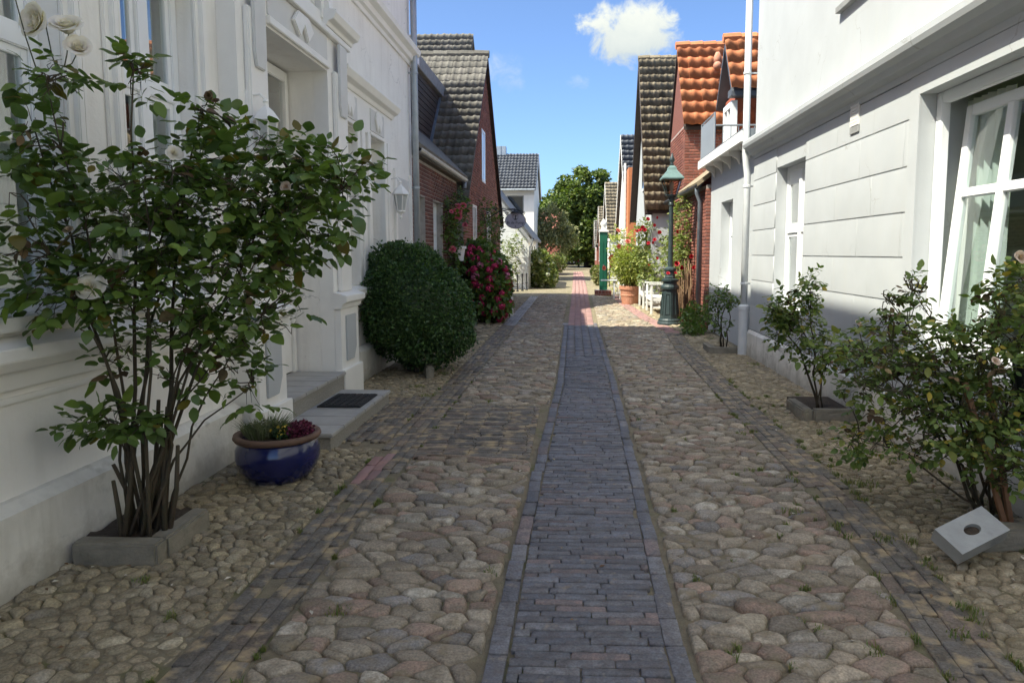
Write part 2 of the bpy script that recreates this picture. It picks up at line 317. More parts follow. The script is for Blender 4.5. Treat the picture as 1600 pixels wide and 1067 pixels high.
ST = [(0.340, 0.282, 0.205), (0.391, 0.330, 0.243), (0.278, 0.234, 0.179), (0.441, 0.360, 0.259), (0.296, 0.264, 0.222), (0.354, 0.247, 0.184), (0.246, 0.228, 0.211), (0.379, 0.324, 0.243), (0.315, 0.222, 0.167), (0.466, 0.419, 0.335), (0.347, 0.294, 0.211)]
M['cobble'] = mk('field_stone', ST[0], (0.220, 0.183, 0.132), .8, 14, rnd=ST, vv=.22, grain=.32, bump=.8, bs=34, moss=((0.264, 0.209, 0.127), 7, .55, .72), spec=.35)
PB = [(0.327, 0.265, 0.172), (0.377, 0.314, 0.208), (0.276, 0.230, 0.151), (0.415, 0.356, 0.245), (0.302, 0.260, 0.193), (0.352, 0.290, 0.188), (0.264, 0.218, 0.146), (0.389, 0.321, 0.198)]
M['pebble'] = mk('round_pebble', PB[0], (0.213, 0.173, 0.107), .8, 12, rnd=PB, vv=.22, grain=.32, bump=.5, bs=44, moss=((0.224, 0.178, 0.098), 6, .56, .74), spec=.3)
M['bed'] = mk('sandy_joint', (0.273, 0.230, 0.149), (0.193, 0.158, 0.102), .95, 14, bump=1, bs=130, moss=((0.142, 0.148, 0.053), 2.6, .54, .68))
M['ground'] = mk('far_ground', (.12, .12, .06), (.09, .10, .04), .95, .2, bump=.3, bs=3)
M['stem'] = mk('rose_stem', (.085, .06, .038), (.06, .055, .03), .8, 18, bump=.4, bs=90)
M['stem_green'] = mk('green_twig', (.06, .07, .025), (.08, .06, .03), .7, 18)
M['bark'] = mk('tree_bark', (.07, .055, .042), (.045, .038, .03), .95, 5, bump=.8, bs=20)
LG = [(0.090, 0.150, 0.035), (0.111, 0.178, 0.038), (0.076, 0.127, 0.034), (0.138, 0.203, 0.041), (0.105, 0.164, 0.041), (0.125, 0.185, 0.036), (0.098, 0.154, 0.038), (0.156, 0.223, 0.045)]
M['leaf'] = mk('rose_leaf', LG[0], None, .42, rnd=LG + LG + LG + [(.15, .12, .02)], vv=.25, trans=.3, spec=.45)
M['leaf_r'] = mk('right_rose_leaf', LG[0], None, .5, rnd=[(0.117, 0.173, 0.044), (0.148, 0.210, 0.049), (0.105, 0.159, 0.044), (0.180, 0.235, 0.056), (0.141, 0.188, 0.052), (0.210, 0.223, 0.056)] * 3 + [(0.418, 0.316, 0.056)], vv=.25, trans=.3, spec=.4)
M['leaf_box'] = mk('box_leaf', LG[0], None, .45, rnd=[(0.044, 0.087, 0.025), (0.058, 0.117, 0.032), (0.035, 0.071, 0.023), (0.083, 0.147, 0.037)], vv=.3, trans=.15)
M['leaf_lit'] = mk('sunlit_leaf', LG[0], None, .5, rnd=[(0.140, 0.182, 0.049), (0.196, 0.224, 0.063), (0.112, 0.154, 0.042), (0.238, 0.252, 0.084)], vv=.25, trans=.3)  # sunlit copy of the leaf colour, sunlight put into the yellower green
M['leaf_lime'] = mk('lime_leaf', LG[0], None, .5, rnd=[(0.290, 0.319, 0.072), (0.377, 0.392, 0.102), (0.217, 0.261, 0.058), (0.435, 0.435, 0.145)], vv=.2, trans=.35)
M['leaf_olive'] = mk('olive_leaf', LG[0], None, .6, rnd=[(0.272, 0.264, 0.128), (0.204, 0.214, 0.090), (0.340, 0.314, 0.165), (0.170, 0.181, 0.075)], vv=.25, trans=.25)
M['leaf_tree'] = mk('tree_leaf', LG[0], None, .5, rnd=[(0.080, 0.119, 0.023), (0.111, 0.147, 0.028), (0.059, 0.091, 0.020), (0.147, 0.175, 0.038)], vv=.3, trans=.25)
M['leaf_dry'] = mk('dry_leaf', (.14, .09, .04), (.09, .055, .025), .8, 20, rnd=[(.14, .09, .04), (.10, .06, .03), (.2, .15, .07)], vv=.3)
M['grass'] = mk('grass_blade', (0.128, 0.176, 0.048), None, .6, rnd=[(0.128, 0.176, 0.048), (0.176, 0.208, 0.064), (0.224, 0.208, 0.080)], vv=.2, trans=.3)
M['rose_white'] = mk('white_petal', (.86, .80, .76), (.84, .74, .68), .6, 30, trans=.2)
M['rose_pale'] = mk('pale_pink_petal', (.70, .52, .42), (.74, .60, .48), .6, 30, trans=.2)
M['rose_pink'] = mk('pink_petal', (.62, .10, .16), (.66, .20, .25), .6, 20, trans=.2)
M['rose_red'] = mk('red_petal', (.50, .015, .03), (.42, .01, .03), .55, 20, trans=.15)
M['hyd_red'] = mk('magenta_floret', (0.520, 0.024, 0.100), None, .6, rnd=[(0.440, 0.016, 0.080), (0.600, 0.033, 0.120), (0.340, 0.013, 0.070), (0.720, 0.060, 0.180)], vv=.2, trans=.1)
M['hyd_pink'] = mk('pink_floret', (.6, .2, .28), None, .6, rnd=[(.6, .2, .28), (.5, .12, .2)], vv=.2)
M['hyd_white'] = mk('cream_floret', (.62, .64, .45), None, .6, rnd=[(.62, .64, .45), (.5, .55, .33)], vv=.2)
M['heather'] = mk('heather_flower', (.13, .02, .05), None, .7, rnd=[(.13, .02, .05), (.18, .03, .07), (.09, .02, .03)], vv=.3)
M['lavender'] = mk('lavender_leaf', (.13, .15, .08), None, .7, rnd=[(.13, .15, .08), (.10, .13, .05), (.17, .18, .11)], vv=.3, trans=.2)
M['reed'] = mk('reed_stick', (.20, .12, .065), (.13, .075, .04), .85, 20, rnd=[(.2, .12, .065), (.15, .09, .05), (.27, .17, .1)], vv=.2)
M['carpaint'] = mk('dark_car_paint', (.02, .024, .035), rough=.25, coat=.6)
M['cardark'] = mk('car_tyre', (.012, .012, .012), rough=.8)
M['redlens'] = mk('red_lens', (.35, .01, .01), rough=.2)
M['silver'] = mk('bright_metal', (.6, .6, .6), rough=.3, metal=.8)
M['signgrey'] = mk('sign_face', (.40, .39, .44), (.36, .35, .40), .5, 6)
M['ink'] = mk('sign_ink', (.02, .02, .025), rough=.6)
M['lampglass'] = mk_glass('lantern_glass', (.75, .62, .56), 1.2, .05)
M['milkglass'] = mk('frosted_glass', (.62, .63, .60), rough=.3, trans=.4)
M['twine'] = mk('white_twine', (.75, .75, .72), rough=.8)
M['brass'] = mk('door_brass', (.45, .40, .30), rough=.35, metal=.9)
M['stake'] = mk('wooden_stake', (.33, .17, .09), (.25, .13, .07), .8, 20)

# ------------------------------------------------------------------ helpers: building pieces
def wall(mb, axis, a, b, u0, u1, z0, z1, ops=()):
    """a wall slab between planes a and b of 'x' or 'y', with rectangular openings (u0,u1,z0,z1)"""
    us = sorted({u0, u1, *[q for o in ops for q in o[:2] if u0 < q < u1]}); zs = sorted({z0, z1, *[q for o in ops for q in o[2:] if z0 < q < z1]})
    def pt(t, u, z): return (t, u, z) if axis == 'x' else (u, t, z)
    def solid(i, j):
        if not (0 <= i < len(us) - 1 and 0 <= j < len(zs) - 1): return False
        cu = (us[i] + us[i + 1]) / 2; cz = (zs[j] + zs[j + 1]) / 2
        return not any(o[0] < cu < o[1] and o[2] < cz < o[3] for o in ops)
    for i in range(len(us) - 1):
        for j in range(len(zs) - 1):
            if not solid(i, j): continue
            A, B_, Z0, Z1 = us[i], us[i + 1], zs[j], zs[j + 1]
            for t in (a, b): mb.add([pt(t, A, Z0), pt(t, B_, Z0), pt(t, B_, Z1), pt(t, A, Z1)], [(0, 1, 2, 3)])
            for (di, dj, u, z) in ((-1, 0, A, None), (1, 0, B_, None), (0, -1, None, Z0), (0, 1, None, Z1)):
                if solid(i + di, j + dj): continue
                q = [(u, Z0), (u, Z1)] if u is not None else [(A, z), (B_, z)]
                mb.add([pt(a, *q[0]), pt(a, *q[1]), pt(b, *q[1]), pt(b, *q[0])], [(0, 1, 2, 3)])
    return mb
BRICK = base('brick', *(lambda m: (m.v, m.f))(MB().box(0, 1, 0, 1, 0, 1)))
def bevel_box(key, seed, e=.06, jit=.03):
    """a unit brick (x length, y width, z height up to 1) with worn top edges"""
    rr = random.Random(seed); J = lambda: rr.uniform(-jit, jit)
    v = []; 
    for z, ins in ((-1, 0), (.75, 0), (1, e)):
        for sx, sy in ((-1, -1), (1, -1), (1, 1), (-1, 1)): v.append((sx * (.5 - ins * .35) + J() * .5, sy * (.5 - ins) + J(), z + J() * 2 * (z > 0)))
    f = [(8, 9, 10, 11)]
    for k in range(2):
        for i in range(4): f.append((k * 4 + i, k * 4 + (i + 1) % 4, k * 4 + 4 + (i + 1) % 4, k * 4 + 4 + i))
    return base(key, v, f)
CL_ = [bevel_box('clinker%d' % i, i) for i in range(6)]
def brick_items(O, u, n, u0, u1, z0, z1, ok, bl=.24, bh=.071, proud=.009, joint=.012, seed=0):
    """running bond on a vertical plane: O origin, u direction along, n outward"""
    rr = random.Random(seed); u = np.array(u, float); n = np.array(n, float); O = np.array(O, float); it = []
    rows = int((z1 - z0) / bh)
    for r in range(rows):
        z = z0 + r * bh; a = u0 - (bl / 2 if r % 2 else 0)
        while a < u1:
            s, e = max(a, u0), min(a + bl, u1); a += bl
            if e - s < .05: continue
            if not all(ok(q, z + bh / 2) for q in (s + .01, (s + e) / 2, e - .01)):
                h = None
                for (p, q) in ((s, (s + e) / 2), ((s + e) / 2, e)):
                    if ok(p + .01, z + bh / 2) and ok(q - .01, z + bh / 2) and q - p > .05:
                        pr = proud + rr.uniform(-.003, .003)
                        it.append((BRICK, FR(u, n, (0, 0, 1), O + u * (p + joint / 2) + np.array((0, 0, z)) - n * .004, (q - p - joint, pr + .004, bh - joint))))
                continue
            pr = proud + rr.uniform(-.003, .003)
            it.append((BRICK, FR(u, n, (0, 0, 1), O + u * (s + joint / 2) + np.array((0, 0, z)) - n * .004, (e - s - joint, pr + .004, bh - joint))))
    return it
def tile_base(key, wave, waves=1, n=7, thick=.022):
    """unit roof tile: x 0..1 across, y 0..1 up the slope (overlapping a little), z out"""
    v = []; f = []
    for yy, zo in ((-.04, .024), (1.02, .004)):
        for i in range(n + 1):
            x = i / n; z = wave(x * waves % 1 if i < n else 1.0 if waves == 1 else (x * waves) % 1)
            v.append((x * 1.04, yy, z + zo))
    m = n + 1; f += [(i, i + 1, m + i + 1, m + i) for i in range(n)]
    k = len(v); v += [(p[0], p[1] + .002, p[2] - thick) for p in v[:m]]; f += [(k + i, k + i + 1, i + 1, i) for i in range(n)]
    v += [v[0], v[m], (v[0][0], -.04, v[0][2] - thick), (v[m][0], 1.02, v[m][2] - thick)]; q = len(v) - 4; f.append((q, q + 1, q + 3, q + 2))
    return base(key, v, f)
T_PAN = tile_base('pantile', lambda x: .024 * math.sin(x * 2 * math.pi) * (1 if x < .5 else .55), 1, 8)
T_DBL = tile_base('roll_tile', lambda x: .022 * max(0, math.sin(x * 2 * math.pi * 1.0 - .9)), 1, 8)
def tile_items(O, u, up, nrm, ncol, nrow, tw, tl, key, seed=0, ok=None, lift=.0):
    rr = random.Random(seed); O = np.array(O, float); u = np.array(u, float); up = np.array(up, float); nrm = np.array(nrm, float); it = []
    for r in range(nrow):
        for c in range(ncol):
            p = O + u * (c * tw + rr.uniform(-.004, .004)) + up * (r * tl + rr.uniform(-.012, .010)) + nrm * (lift + rr.uniform(0, .013))
            if ok and not ok(p + u * tw / 2): continue
            it.append((key, FR(u, up, nrm, p, (tw, tl, 1))))
    return it
def slope(run, rise):
    l = math.hypot(run, rise); return run / l, rise / l, l
def window(root, xp, s, y0, y1, z0, z1, mull=1, trans=(), fr=.07, bar=.045, depth=.06, mat='upvc', curt=None, sash=True, name='window'):
    """a street window in a plane of constant x (frame front at xp, inside towards s); panes as sub-parts"""
    m = MB(); a, b = sorted((xp, xp + s * depth))
    m.box(a, b, y0, y0 + fr, z0, z1); m.box(a, b, y1 - fr, y1, z0, z1); m.box(a + .001, b - .001, y0 + fr, y1 - fr, z0, z0 + fr); m.box(a + .001, b - .001, y0 + fr, y1 - fr, z1 - fr, z1)
    ys = [y0 + fr] + [y0 + (y1 - y0) * (i + 1) / (mull + 1) for i in range(mull)] + [y1 - fr]; zs = [z0 + fr] + list(trans) + [z1 - fr]
    for y in ys[1:-1]: m.box(a - .012 if s > 0 else a, b if s > 0 else b + .012, y - .055, y + .055, z0 + fr, z1 - fr)
    for z in trans: m.box(a - .006 if s > 0 else a, b if s > 0 else b + .006, y0 + fr, y1 - fr, z - .04, z + .04)
    o = P(root, name, m, M[mat], bevel=.006)
    xc = xp + s * depth * .5
    for i in range(len(ys) - 1):
        for j in range(len(zs) - 1):
            g = MB(); g.box(xc - .004, xc + .004, ys[i] - .005, ys[i + 1] + .005, zs[j] - .005, zs[j + 1] + .005); P(o, 'pane', g, M['glass'])
            if sash:
                h = MB(); q = xp + s * .012; x0, x1 = sorted((q, q + s * .035)); A, B_, Z0, Z1 = ys[i] + (.055 if i else 0), ys[i + 1] - (.055 if i < len(ys) - 2 else 0), zs[j] + (.04 if j else 0), zs[j + 1] - (.04 if j < len(zs) - 2 else 0)
                h.box(x0, x1, A, A + bar, Z0, Z1); h.box(x0, x1, B_ - bar, B_, Z0, Z1); h.box(x0, x1, A + bar, B_ - bar, Z0, Z0 + bar); h.box(x0, x1, A + bar, B_ - bar, Z1 - bar, Z1); P(o, 'sash', h, M[mat], bevel=.004)
    if curt:
        for (c0, c1) in curt:
            g = MB(); n = 28; xs = xp + s * .16; vs = []
            for k in range(n + 1):
                y = c0 + (c1 - c0) * k / n; x = xs + .022 * math.sin(k * 2.1) + .01 * math.sin(k * 5.3)
                vs += [(x, y, z0 + .02), (x + .01 * math.sin(k), y, z1 - .02)]
            g.add(vs, [(2 * k, 2 * k + 2, 2 * k + 3, 2 * k + 1) for k in range(n)]); P(o, 'curtain', g, M['curtain'], smooth=True, recalc=False)
    return o
def ledge(mb, s, x, prof, y0, y1):
    """a moulding along y: prof = (projection, z) going round, s = outward direction"""
    return mb.prism([(x + s * p, z) for p, z in prof], 'y', y0, y1)

# ================================================================== GROUND
m = MB(); m.add([(-900, -300, -.05), (900, -300, -.05), (900, 1500, -.05), (-900, 1500, -.05)], [(0, 1, 2, 3)]); struct('ground', m, M['ground'])
rg = random.Random(5)
m = MB(); nx, ny = 40, 300
for j in range(ny + 1):
    y = -7 + 100 * (j / ny) ** 1.6
    for i in range(nx + 1):
        x = -3.4 + 6.8 * i / nx; m.v.append((x, y, -.004 + .006 * math.sin(x * 3 + y * 1.3) * math.sin(y * 2.1)))
m.f = [(j * (nx + 1) + i, j * (nx + 1) + i + 1, (j + 1) * (nx + 1) + i + 1, (j + 1) * (nx + 1) + i) for j in range(ny) for i in range(nx)]
street = struct('street', m, M['bed'], smooth=True, recalc=False)

def interp(tab, y):
    ys = [t[0] for t in tab]; return float(np.interp(y, ys, [t[1] for t in tab]))
PATHC = [(-5, .05), (2.5, .065), (4, .085), (8.6, .18), (15.5, .185), (30, .30), (51, .42), (95, .5)]
PATHW = [(-5, .80), (4, .82), (8.6, .76), (15.5, .76), (51, .95)]
BANDR = [(-5, 1.45), (2.6, 1.56), (3.5, 1.67), (4.6, 1.74), (7.3, 1.76), (12, 1.88), (14.5, 2.02), (16, 1.92), (17.5, 1.80), (22, 1.62), (30, 1.55)]
BANDL = [(-5, -1.40), (30, -1.41)]
def lay(items, x, y, lx, ly, z=-.008, rot=0, rr=None, tilt=.02):
    k = CL_[rr.randrange(6)]
    items.append((k, TM((x, y, z + rr.uniform(-.004, .004)), (rr.uniform(-tilt, tilt), rr.uniform(-tilt, tilt), rot + rr.uniform(-.02, .02)), (lx, ly, .022))))
# ---- central path of bricks laid crosswise, kerbed by bricks laid lengthwise
rr = random.Random(11); it = []; ed = []; far = []
y = 1.6; row = 0
while y < 60:
    c, wd = interp(PATHC, y), interp(PATHW, y); ang = -.0 + .012 * math.sin(y * .4)
    st = .054 if y < 11 else .105
    l, r_ = c - wd / 2 + .096, c + wd / 2 - .096
    x = l - (rr.uniform(0, .22) if y < 11 else 0); bl = .232 if y < 11 else (r_ - l) / 4
    while x < r_ - .01:
        a, b = max(x, l), min(x + bl * rr.uniform(.96, 1.04) if y < 11 else x + bl, r_); x = b if b > x else x + bl
        if b - a > .035: lay(far if y > 15.6 else it, (a + b) / 2, y + (rr.uniform(-.004, .004)) + ((a + b) / 2 - c) * ang, b - a - .007, st - .007, rr=rr)
    y += st
y = 1.6
while y < 16:
    for sd in (-1, 1):
        c, wd = interp(PATHC, y), interp(PATHW, y); L_ = .215
        lay(ed, c + sd * (wd / 2 - .052) + rr.uniform(-.006, .006), y + L_ / 2 + (.09 if sd > 0 else 0), .076, L_ - .007, z=-.012, rr=rr)
    y += .217
path = thing('brick_path', 'narrow path of blue grey bricks running up the middle of the street', 'path', (.1, 2.5, 0)); path['kind'] = 'structure'; del path['category']
pieces(path, 'brick', it, M['clinker'], 300, stuff='brick_course')
pieces(path, 'edging_brick', ed, M['clinker'], 150, stuff='edging_course')
pieces(path, 'red_brick', far, M['clinker_red'], 200, stuff='red_brick_course')
# ---- the two side bands of bricks laid lengthwise
def band(name, label, tab, y0, y1, ncourse, mat, seed, redy=None):
    rr = random.Random(seed); it = []; red = []; pale = []
    for k in range(ncourse):
        y = y0 + rr.uniform(0, .2)
        while y < y1:
            yc = y + .11; x = interp(tab, yc) + (k - (ncourse - 1) / 2) * .072
            ang = -math.atan2(interp(tab, yc + .3) - interp(tab, yc - .3), .6)
            if rr.random() < .965: lay(red if (redy and redy[0] < yc < redy[1] and k < redy[2]) else pale if (name.endswith('verge') and yc > 15.6) else it, x + rr.uniform(-.006, .006), yc, .067, .212, -.012, ang, rr, .025)
            y += .219
    t = thing(name, None, None, (interp(tab, 3), 3, 0)); t['kind'] = 'structure'; t['label'] = label
    pieces(t, 'brick', it, mat, 300, stuff='brick_course')
    if red: pieces(t, 'red_brick', red, M['clinker_red'], 120, stuff='red_brick_course')
    if pale: pieces(t, 'pale_brick', pale, M['paver_grey'], 120, stuff='pale_brick_course')
band('gutter_band', 'band of dark bricks between round cobbles and large stones on the right', BANDR, 1.7, 27, 4, M['clinker_dark'], 21, (14.2, 27, 4))
band('gutter_verge', 'band of dark bricks between round cobbles and large stones on the left', BANDL, 1.7, 26, 4, M['clinker_dark'], 22, (4.75, 5.6, 2))
# ---- brick crossing in front of the entrance
rr = random.Random(31); it = []
y = 5.42
while y < 7.25:
    x = -1.26
    while x < -.34:
        b = min(x + rr.uniform(.20, .235), -.325); lay(it, (x + b) / 2, y, b - x - .008, .063, -.010, 0, rr, .02); x = b
    y += .07
cr = thing('brick_crossing', None, None, (-.8, 6.3, 0)); cr['kind'] = 'structure'; cr['label'] = 'patch of dark bricks crossing the cobbles towards the entrance steps'
pieces(cr, 'brick', it, M['clinker_dark'], 300, stuff='brick_course')
it = []
for k in range(6):
    y = 5.75 + rr.uniform(0, .15)
    while y < 7.6: lay(it, -1.60 - k * .072, y + .1, .066, .204, -.010, 0, rr, .02); y += .212
fp = thing('brick_apron', None, None, (-1.8, 6.6, 0)); fp['kind'] = 'structure'; fp['label'] = 'dark brick apron in front of the stone entrance steps'
pieces(fp, 'brick', it, M['clinker_dark'], 300, stuff='brick_course')
it = []
for k in range(4):
    x = -1.24
    while x < -.22: lay(it, x + .1, 15.75 + k * .1, .19, .09, -.010, 0, rr, .01); x += .2
fp = thing('paver_strip', None, None, (-.8, 16, 0)); fp['kind'] = 'structure'; fp['label'] = 'strip of grey pavers crossing the left cobbles where the sun begins'
pieces(fp, 'paver', it, M['paver_grey'], 300)

# ---- cobbles: every stone has its own outline (cells of a relaxed scatter), dome and height
def cells(xl, xr, y0, y1, sx, sy, seed, jit=.42):
    rr = random.Random(seed); pts = {}; nyy = int((y1 - y0) / sy) + 1; nxx = int((5.8) / sx) + 1
    for j in range(-1, nyy + 1):
        for i in range(-1, nxx + 1):
            if rr.random() < .15: continue
            pts[(i, j)] = (-2.9 / sx + i + (.5 if j % 2 else 0) + rr.uniform(-jit, jit), y0 / sy + j + rr.uniform(-jit, jit), rr.uniform(-.22, .22))
    out = []
    for (i, j), p in pts.items():
        X, Y = p[0] * sx, p[1] * sy
        if not (y0 <= Y <= y1): continue
        if not (xl(Y) - .035 < X < xr(Y) + .035): continue
        poly = [(p[0] - 2, p[1] - 2), (p[0] + 2, p[1] - 2), (p[0] + 2, p[1] + 2), (p[0] - 2, p[1] + 2)]
        for dj in (-2, -1, 0, 1, 2):
            for di in (-2, -1, 0, 1, 2):
                q = pts.get((i + di, j + dj))
                if (di == 0 and dj == 0) or q is None: continue
                nx_, ny_ = q[0] - p[0], q[1] - p[1]; d2 = nx_ * nx_ + ny_ * ny_
                t = .5 + (p[2] - q[2]) * .5 / max(d2, .3); cx_, cy_ = p[0] + nx_ * t, p[1] + ny_ * t
                res = []
                for k in range(len(poly)):
                    A, B_ = poly[k], poly[(k + 1) % len(poly)]
                    da = (A[0] - cx_) * nx_ + (A[1] - cy_) * ny_; db = (B_[0] - cx_) * nx_ + (B_[1] - cy_) * ny_
                    if da <= 0: res.append(A)
                    if (da < 0) != (db < 0) and abs(da - db) > 1e-12:
                        s_ = da / (da - db); res.append((A[0] + (B_[0] - A[0]) * s_, A[1] + (B_[1] - A[1]) * s_))
                poly = res
                if len(poly) < 3: break
            if len(poly) < 3: break
        if len(poly) < 3: continue
        pw = []
        for a in poly:
            yy = min(max(a[1] * sy, y0), y1); pw.append((min(max(a[0] * sx, xl(yy)), xr(yy)), yy))
        out.append(pw)
    return out
NST = [0]
def stone_items(polys, gap, hgt, seed, z=-.012, flat=False, round_=1):
    rr = random.Random(seed); it = []
    for pw in polys:
        cx_ = sum(p[0] for p in pw) / len(pw); cy_ = sum(p[1] for p in pw) / len(pw)
        # drop slivers
        q = []
        for p in pw:
            if not q or math.hypot(p[0] - q[-1][0], p[1] - q[-1][1]) > .012: q.append(p)
        if len(q) < 3: continue
        ar = abs(sum(q[i][0] * q[(i + 1) % len(q)][1] - q[(i + 1) % len(q)][0] * q[i][1] for i in range(len(q)))) / 2
        if ar < .0012: continue
        for _ in range(round_):
            r = []
            for i in range(len(q)):
                A, B_ = q[i], q[(i + 1) % len(q)]; k = rr.uniform(.05, .20) if flat else rr.uniform(.12, .25)
                r += [(A[0] + (B_[0] - A[0]) * k, A[1] + (B_[1] - A[1]) * k), (B_[0] + (A[0] - B_[0]) * k, B_[1] + (A[1] - B_[1]) * k)]
            q = r
        n = len(q); L_ = math.sqrt(ar); g = gap * rr.uniform(.6, 1.5); h = hgt * rr.uniform(.55, 1.25) * min(1.25, .6 + L_ * 4)
        tx, ty = rr.uniform(-.10, .10), rr.uniform(-.10, .10); sh = 1 - min(.4, g / L_); v = []; f = []
        pk = (rr.uniform(-.15, .15) * L_, rr.uniform(-.15, .15) * L_)
        for (sc, zz) in ((1.0, -.3), (.95, .55), (.80, .90), (.40, 1.0)) if flat else ((1.0, -.3), (.93, .55), (.66, .90), (.30, 1.0)):
            for p in q:
                dx, dy = (p[0] - cx_) * sh * sc + pk[0] * (1 - sc), (p[1] - cy_) * sh * sc + pk[1] * (1 - sc)
                k = rr.uniform(.965, 1.035); v.append((dx * k, dy * k, h * zz + (h * rr.uniform(-.07, .07) + dx * tx + dy * ty if zz > 0 else 0)))
        for ring in range(3):
            for i in range(n): f.append((ring * n + i, ring * n + (i + 1) % n, ring * n + n + (i + 1) % n, ring * n + n + i))
        f.append(tuple(range(3 * n, 4 * n)))
        NST[0] += 1; it.append((base('st%d' % NST[0], v, f), TM((cx_, cy_, z))))
    return it
def field(name, label, loc, xl, xr, y0, y1, sx, sy, seed, gap, hgt, mat, z=-.012, piece='cobblestone'):
    t = thing(name, None, None, loc); t['kind'] = 'structure'; t['label'] = label
    pieces(t, piece, stone_items(cells(xl, xr, y0, y1, sx, sy, seed), gap, hgt, seed + 1, z, flat=piece == 'cobblestone'), mat, 300, smooth=True, stuff='cobble_field'); return t
bl = lambda o: (lambda y: interp(BANDL, y) + o); brr = lambda o: (lambda y: interp(BANDR, y) + o)
pe = lambda s, o: (lambda y: interp(PATHC, y) + s * (interp(PATHW, y) / 2) + o)
def lf(y): return pe(-1, -.012)(y) if not 5.36 < y < 7.27 else -1.26
field('cobbled_carriageway', 'large field stones between the brick path and the left band', (-.8, 3, 0), bl(.16), lf, 1.7, 27, .140, .086, 41, .004, .032, M['cobble'])
field('cobbled_roadway', 'large field stones between the brick path and the right band', (1, 3, 0), pe(1, .012), brr(-.16), 1.7, 27, .138, .084, 42, .004, .032, M['cobble'])
def rl(y): return -1.57 if not 5.66 < y < 7.66 else -2.05
field('pebbled_footway', 'small round cobbles along the foot of the white villa', (-2, 3, 0), lambda y: -2.60, rl, 1.9, 12.6, .076, .062, 43, .003, .027, M['pebble'], piece='pebble')
field('pebbled_pavement', 'small round cobbles along the foot of the sunlit white house', (2.2, 4, 0), brr(.16), lambda y: 2.76, 1.9, 12.6, .074, .060, 44, .003, .025, M['pebble'], piece='pebble')
# second strips beyond the corner
field('cobbled_forecourt', 'cobbles in front of the brick cottage and gabled brick house', (-2, 16, 0), lambda y: -2.60, bl(-.16), 12.6, 26, .15, .13, 45, .010, .028, M['pebble'], piece='pebble')
field('cobbled_sidewalk', 'cobbles round the street lamp and the benches', (2.3, 16, 0), brr(.16), lambda y: 2.74, 12.6, 26, .15, .13, 46, .010, .028, M['pebble'], piece='pebble')

# ================================================================== WHITE VILLA (shaded side of the street)
V = thing('white_villa', 'tall white stuccoed house in the shade with pilastered entrance and moulded cornices', 'house', (-2.7, 5, 0))
A_ = (2.60, 3.75, 1.30, 3.45); B_ = (4.24, 5.10, 1.30, 3.45); C1 = (8.14, 8.80, 1.12, 3.12); C2 = (9.36, 10.04, 1.12, 3.12); DO = (6.00, 7.48, .30, 3.47)
UPS = [(8.9, 10.15, 5.25, 7.3), (5.9, 7.2, 5.25, 7.3), (3.2, 4.4, 5.25, 7.3)]
m = MB(); wall(m, 'x', -3.02, -2.70, -7, 12.0, 0, 9.0, [A_, B_, C1, C2, DO] + UPS)
P(V, 'front_wall', m, M['plaster'])
m = MB(); wall(m, 'y', 11.7, 12.0, -12, -3.02, 0, 9.0); wall(m, 'y', -7, -6.7, -12, -3.02, 0, 9); wall(m, 'x', -12, -11.7, -6.7, 11.7, 0, 9); P(V, 'side_wall', m, M['plaster'])
m = MB(); m.box(-11.9, -2.55, -6.9, 12.0, 9.0, 9.25); m.box(-12, -2.40, -7, 12.05, 9.25, 9.40); P(V, 'eaves_cornice', m, M['trim'])
m = MB(); m.box(-11.5, -3.0, -6.6, 11.6, 9.42, 9.48); P(V, 'roof', m, M['lead'])
# partition behind the windows and the hall behind the door, so rooms are not one hollow shell
m = MB(); m.box(-6.0, -5.9, -6.7, 11.7, 0, 9); m.box(-6, -3.02, -6.7, 11.7, 4.2, 4.4); P(V, 'inner_wall', m, M['plaster_smooth'])
m = MB()   # plinth and its sloped top, interrupted by the entrance
for (a, b) in ((-7, 5.40), (8.14, 12.0)):
    m.prism([(-2.72, -.05), (-2.60, -.05), (-2.60, .385), (-2.66, .425), (-2.72, .425)], 'y', a, b)
P(V, 'plinth', m, M['plinth'])
m = MB()
for (a, b) in ((-7, 5.42), (8.12, 10.45)):
    z = 1.05
    ledge(m, 1, -2.72, [(0, z - .10), (.06, z - .10), (.075, z - .02), (.12, z), (.16, z + .05), (.16, z + .11), (.05, z + .15), (0, z + .15)], a, b)
    m.box(-2.71, -2.68, a, b, .88, .91)
P(V, 'sill_band', m, M['trim'], bevel=.004)
m = MB(); z = 4.64
ledge(m, 1, -2.72, [(0, z), (.05, z), (.06, z + .05), (.10, z + .07), (.12, z + .13), (.19, z + .17), (.21, z + .24), (.19, z + .27), (.03, z + .30), (0, z + .30)], -7, 12.0)
P(V, 'string_cornice', m, M['trim'])
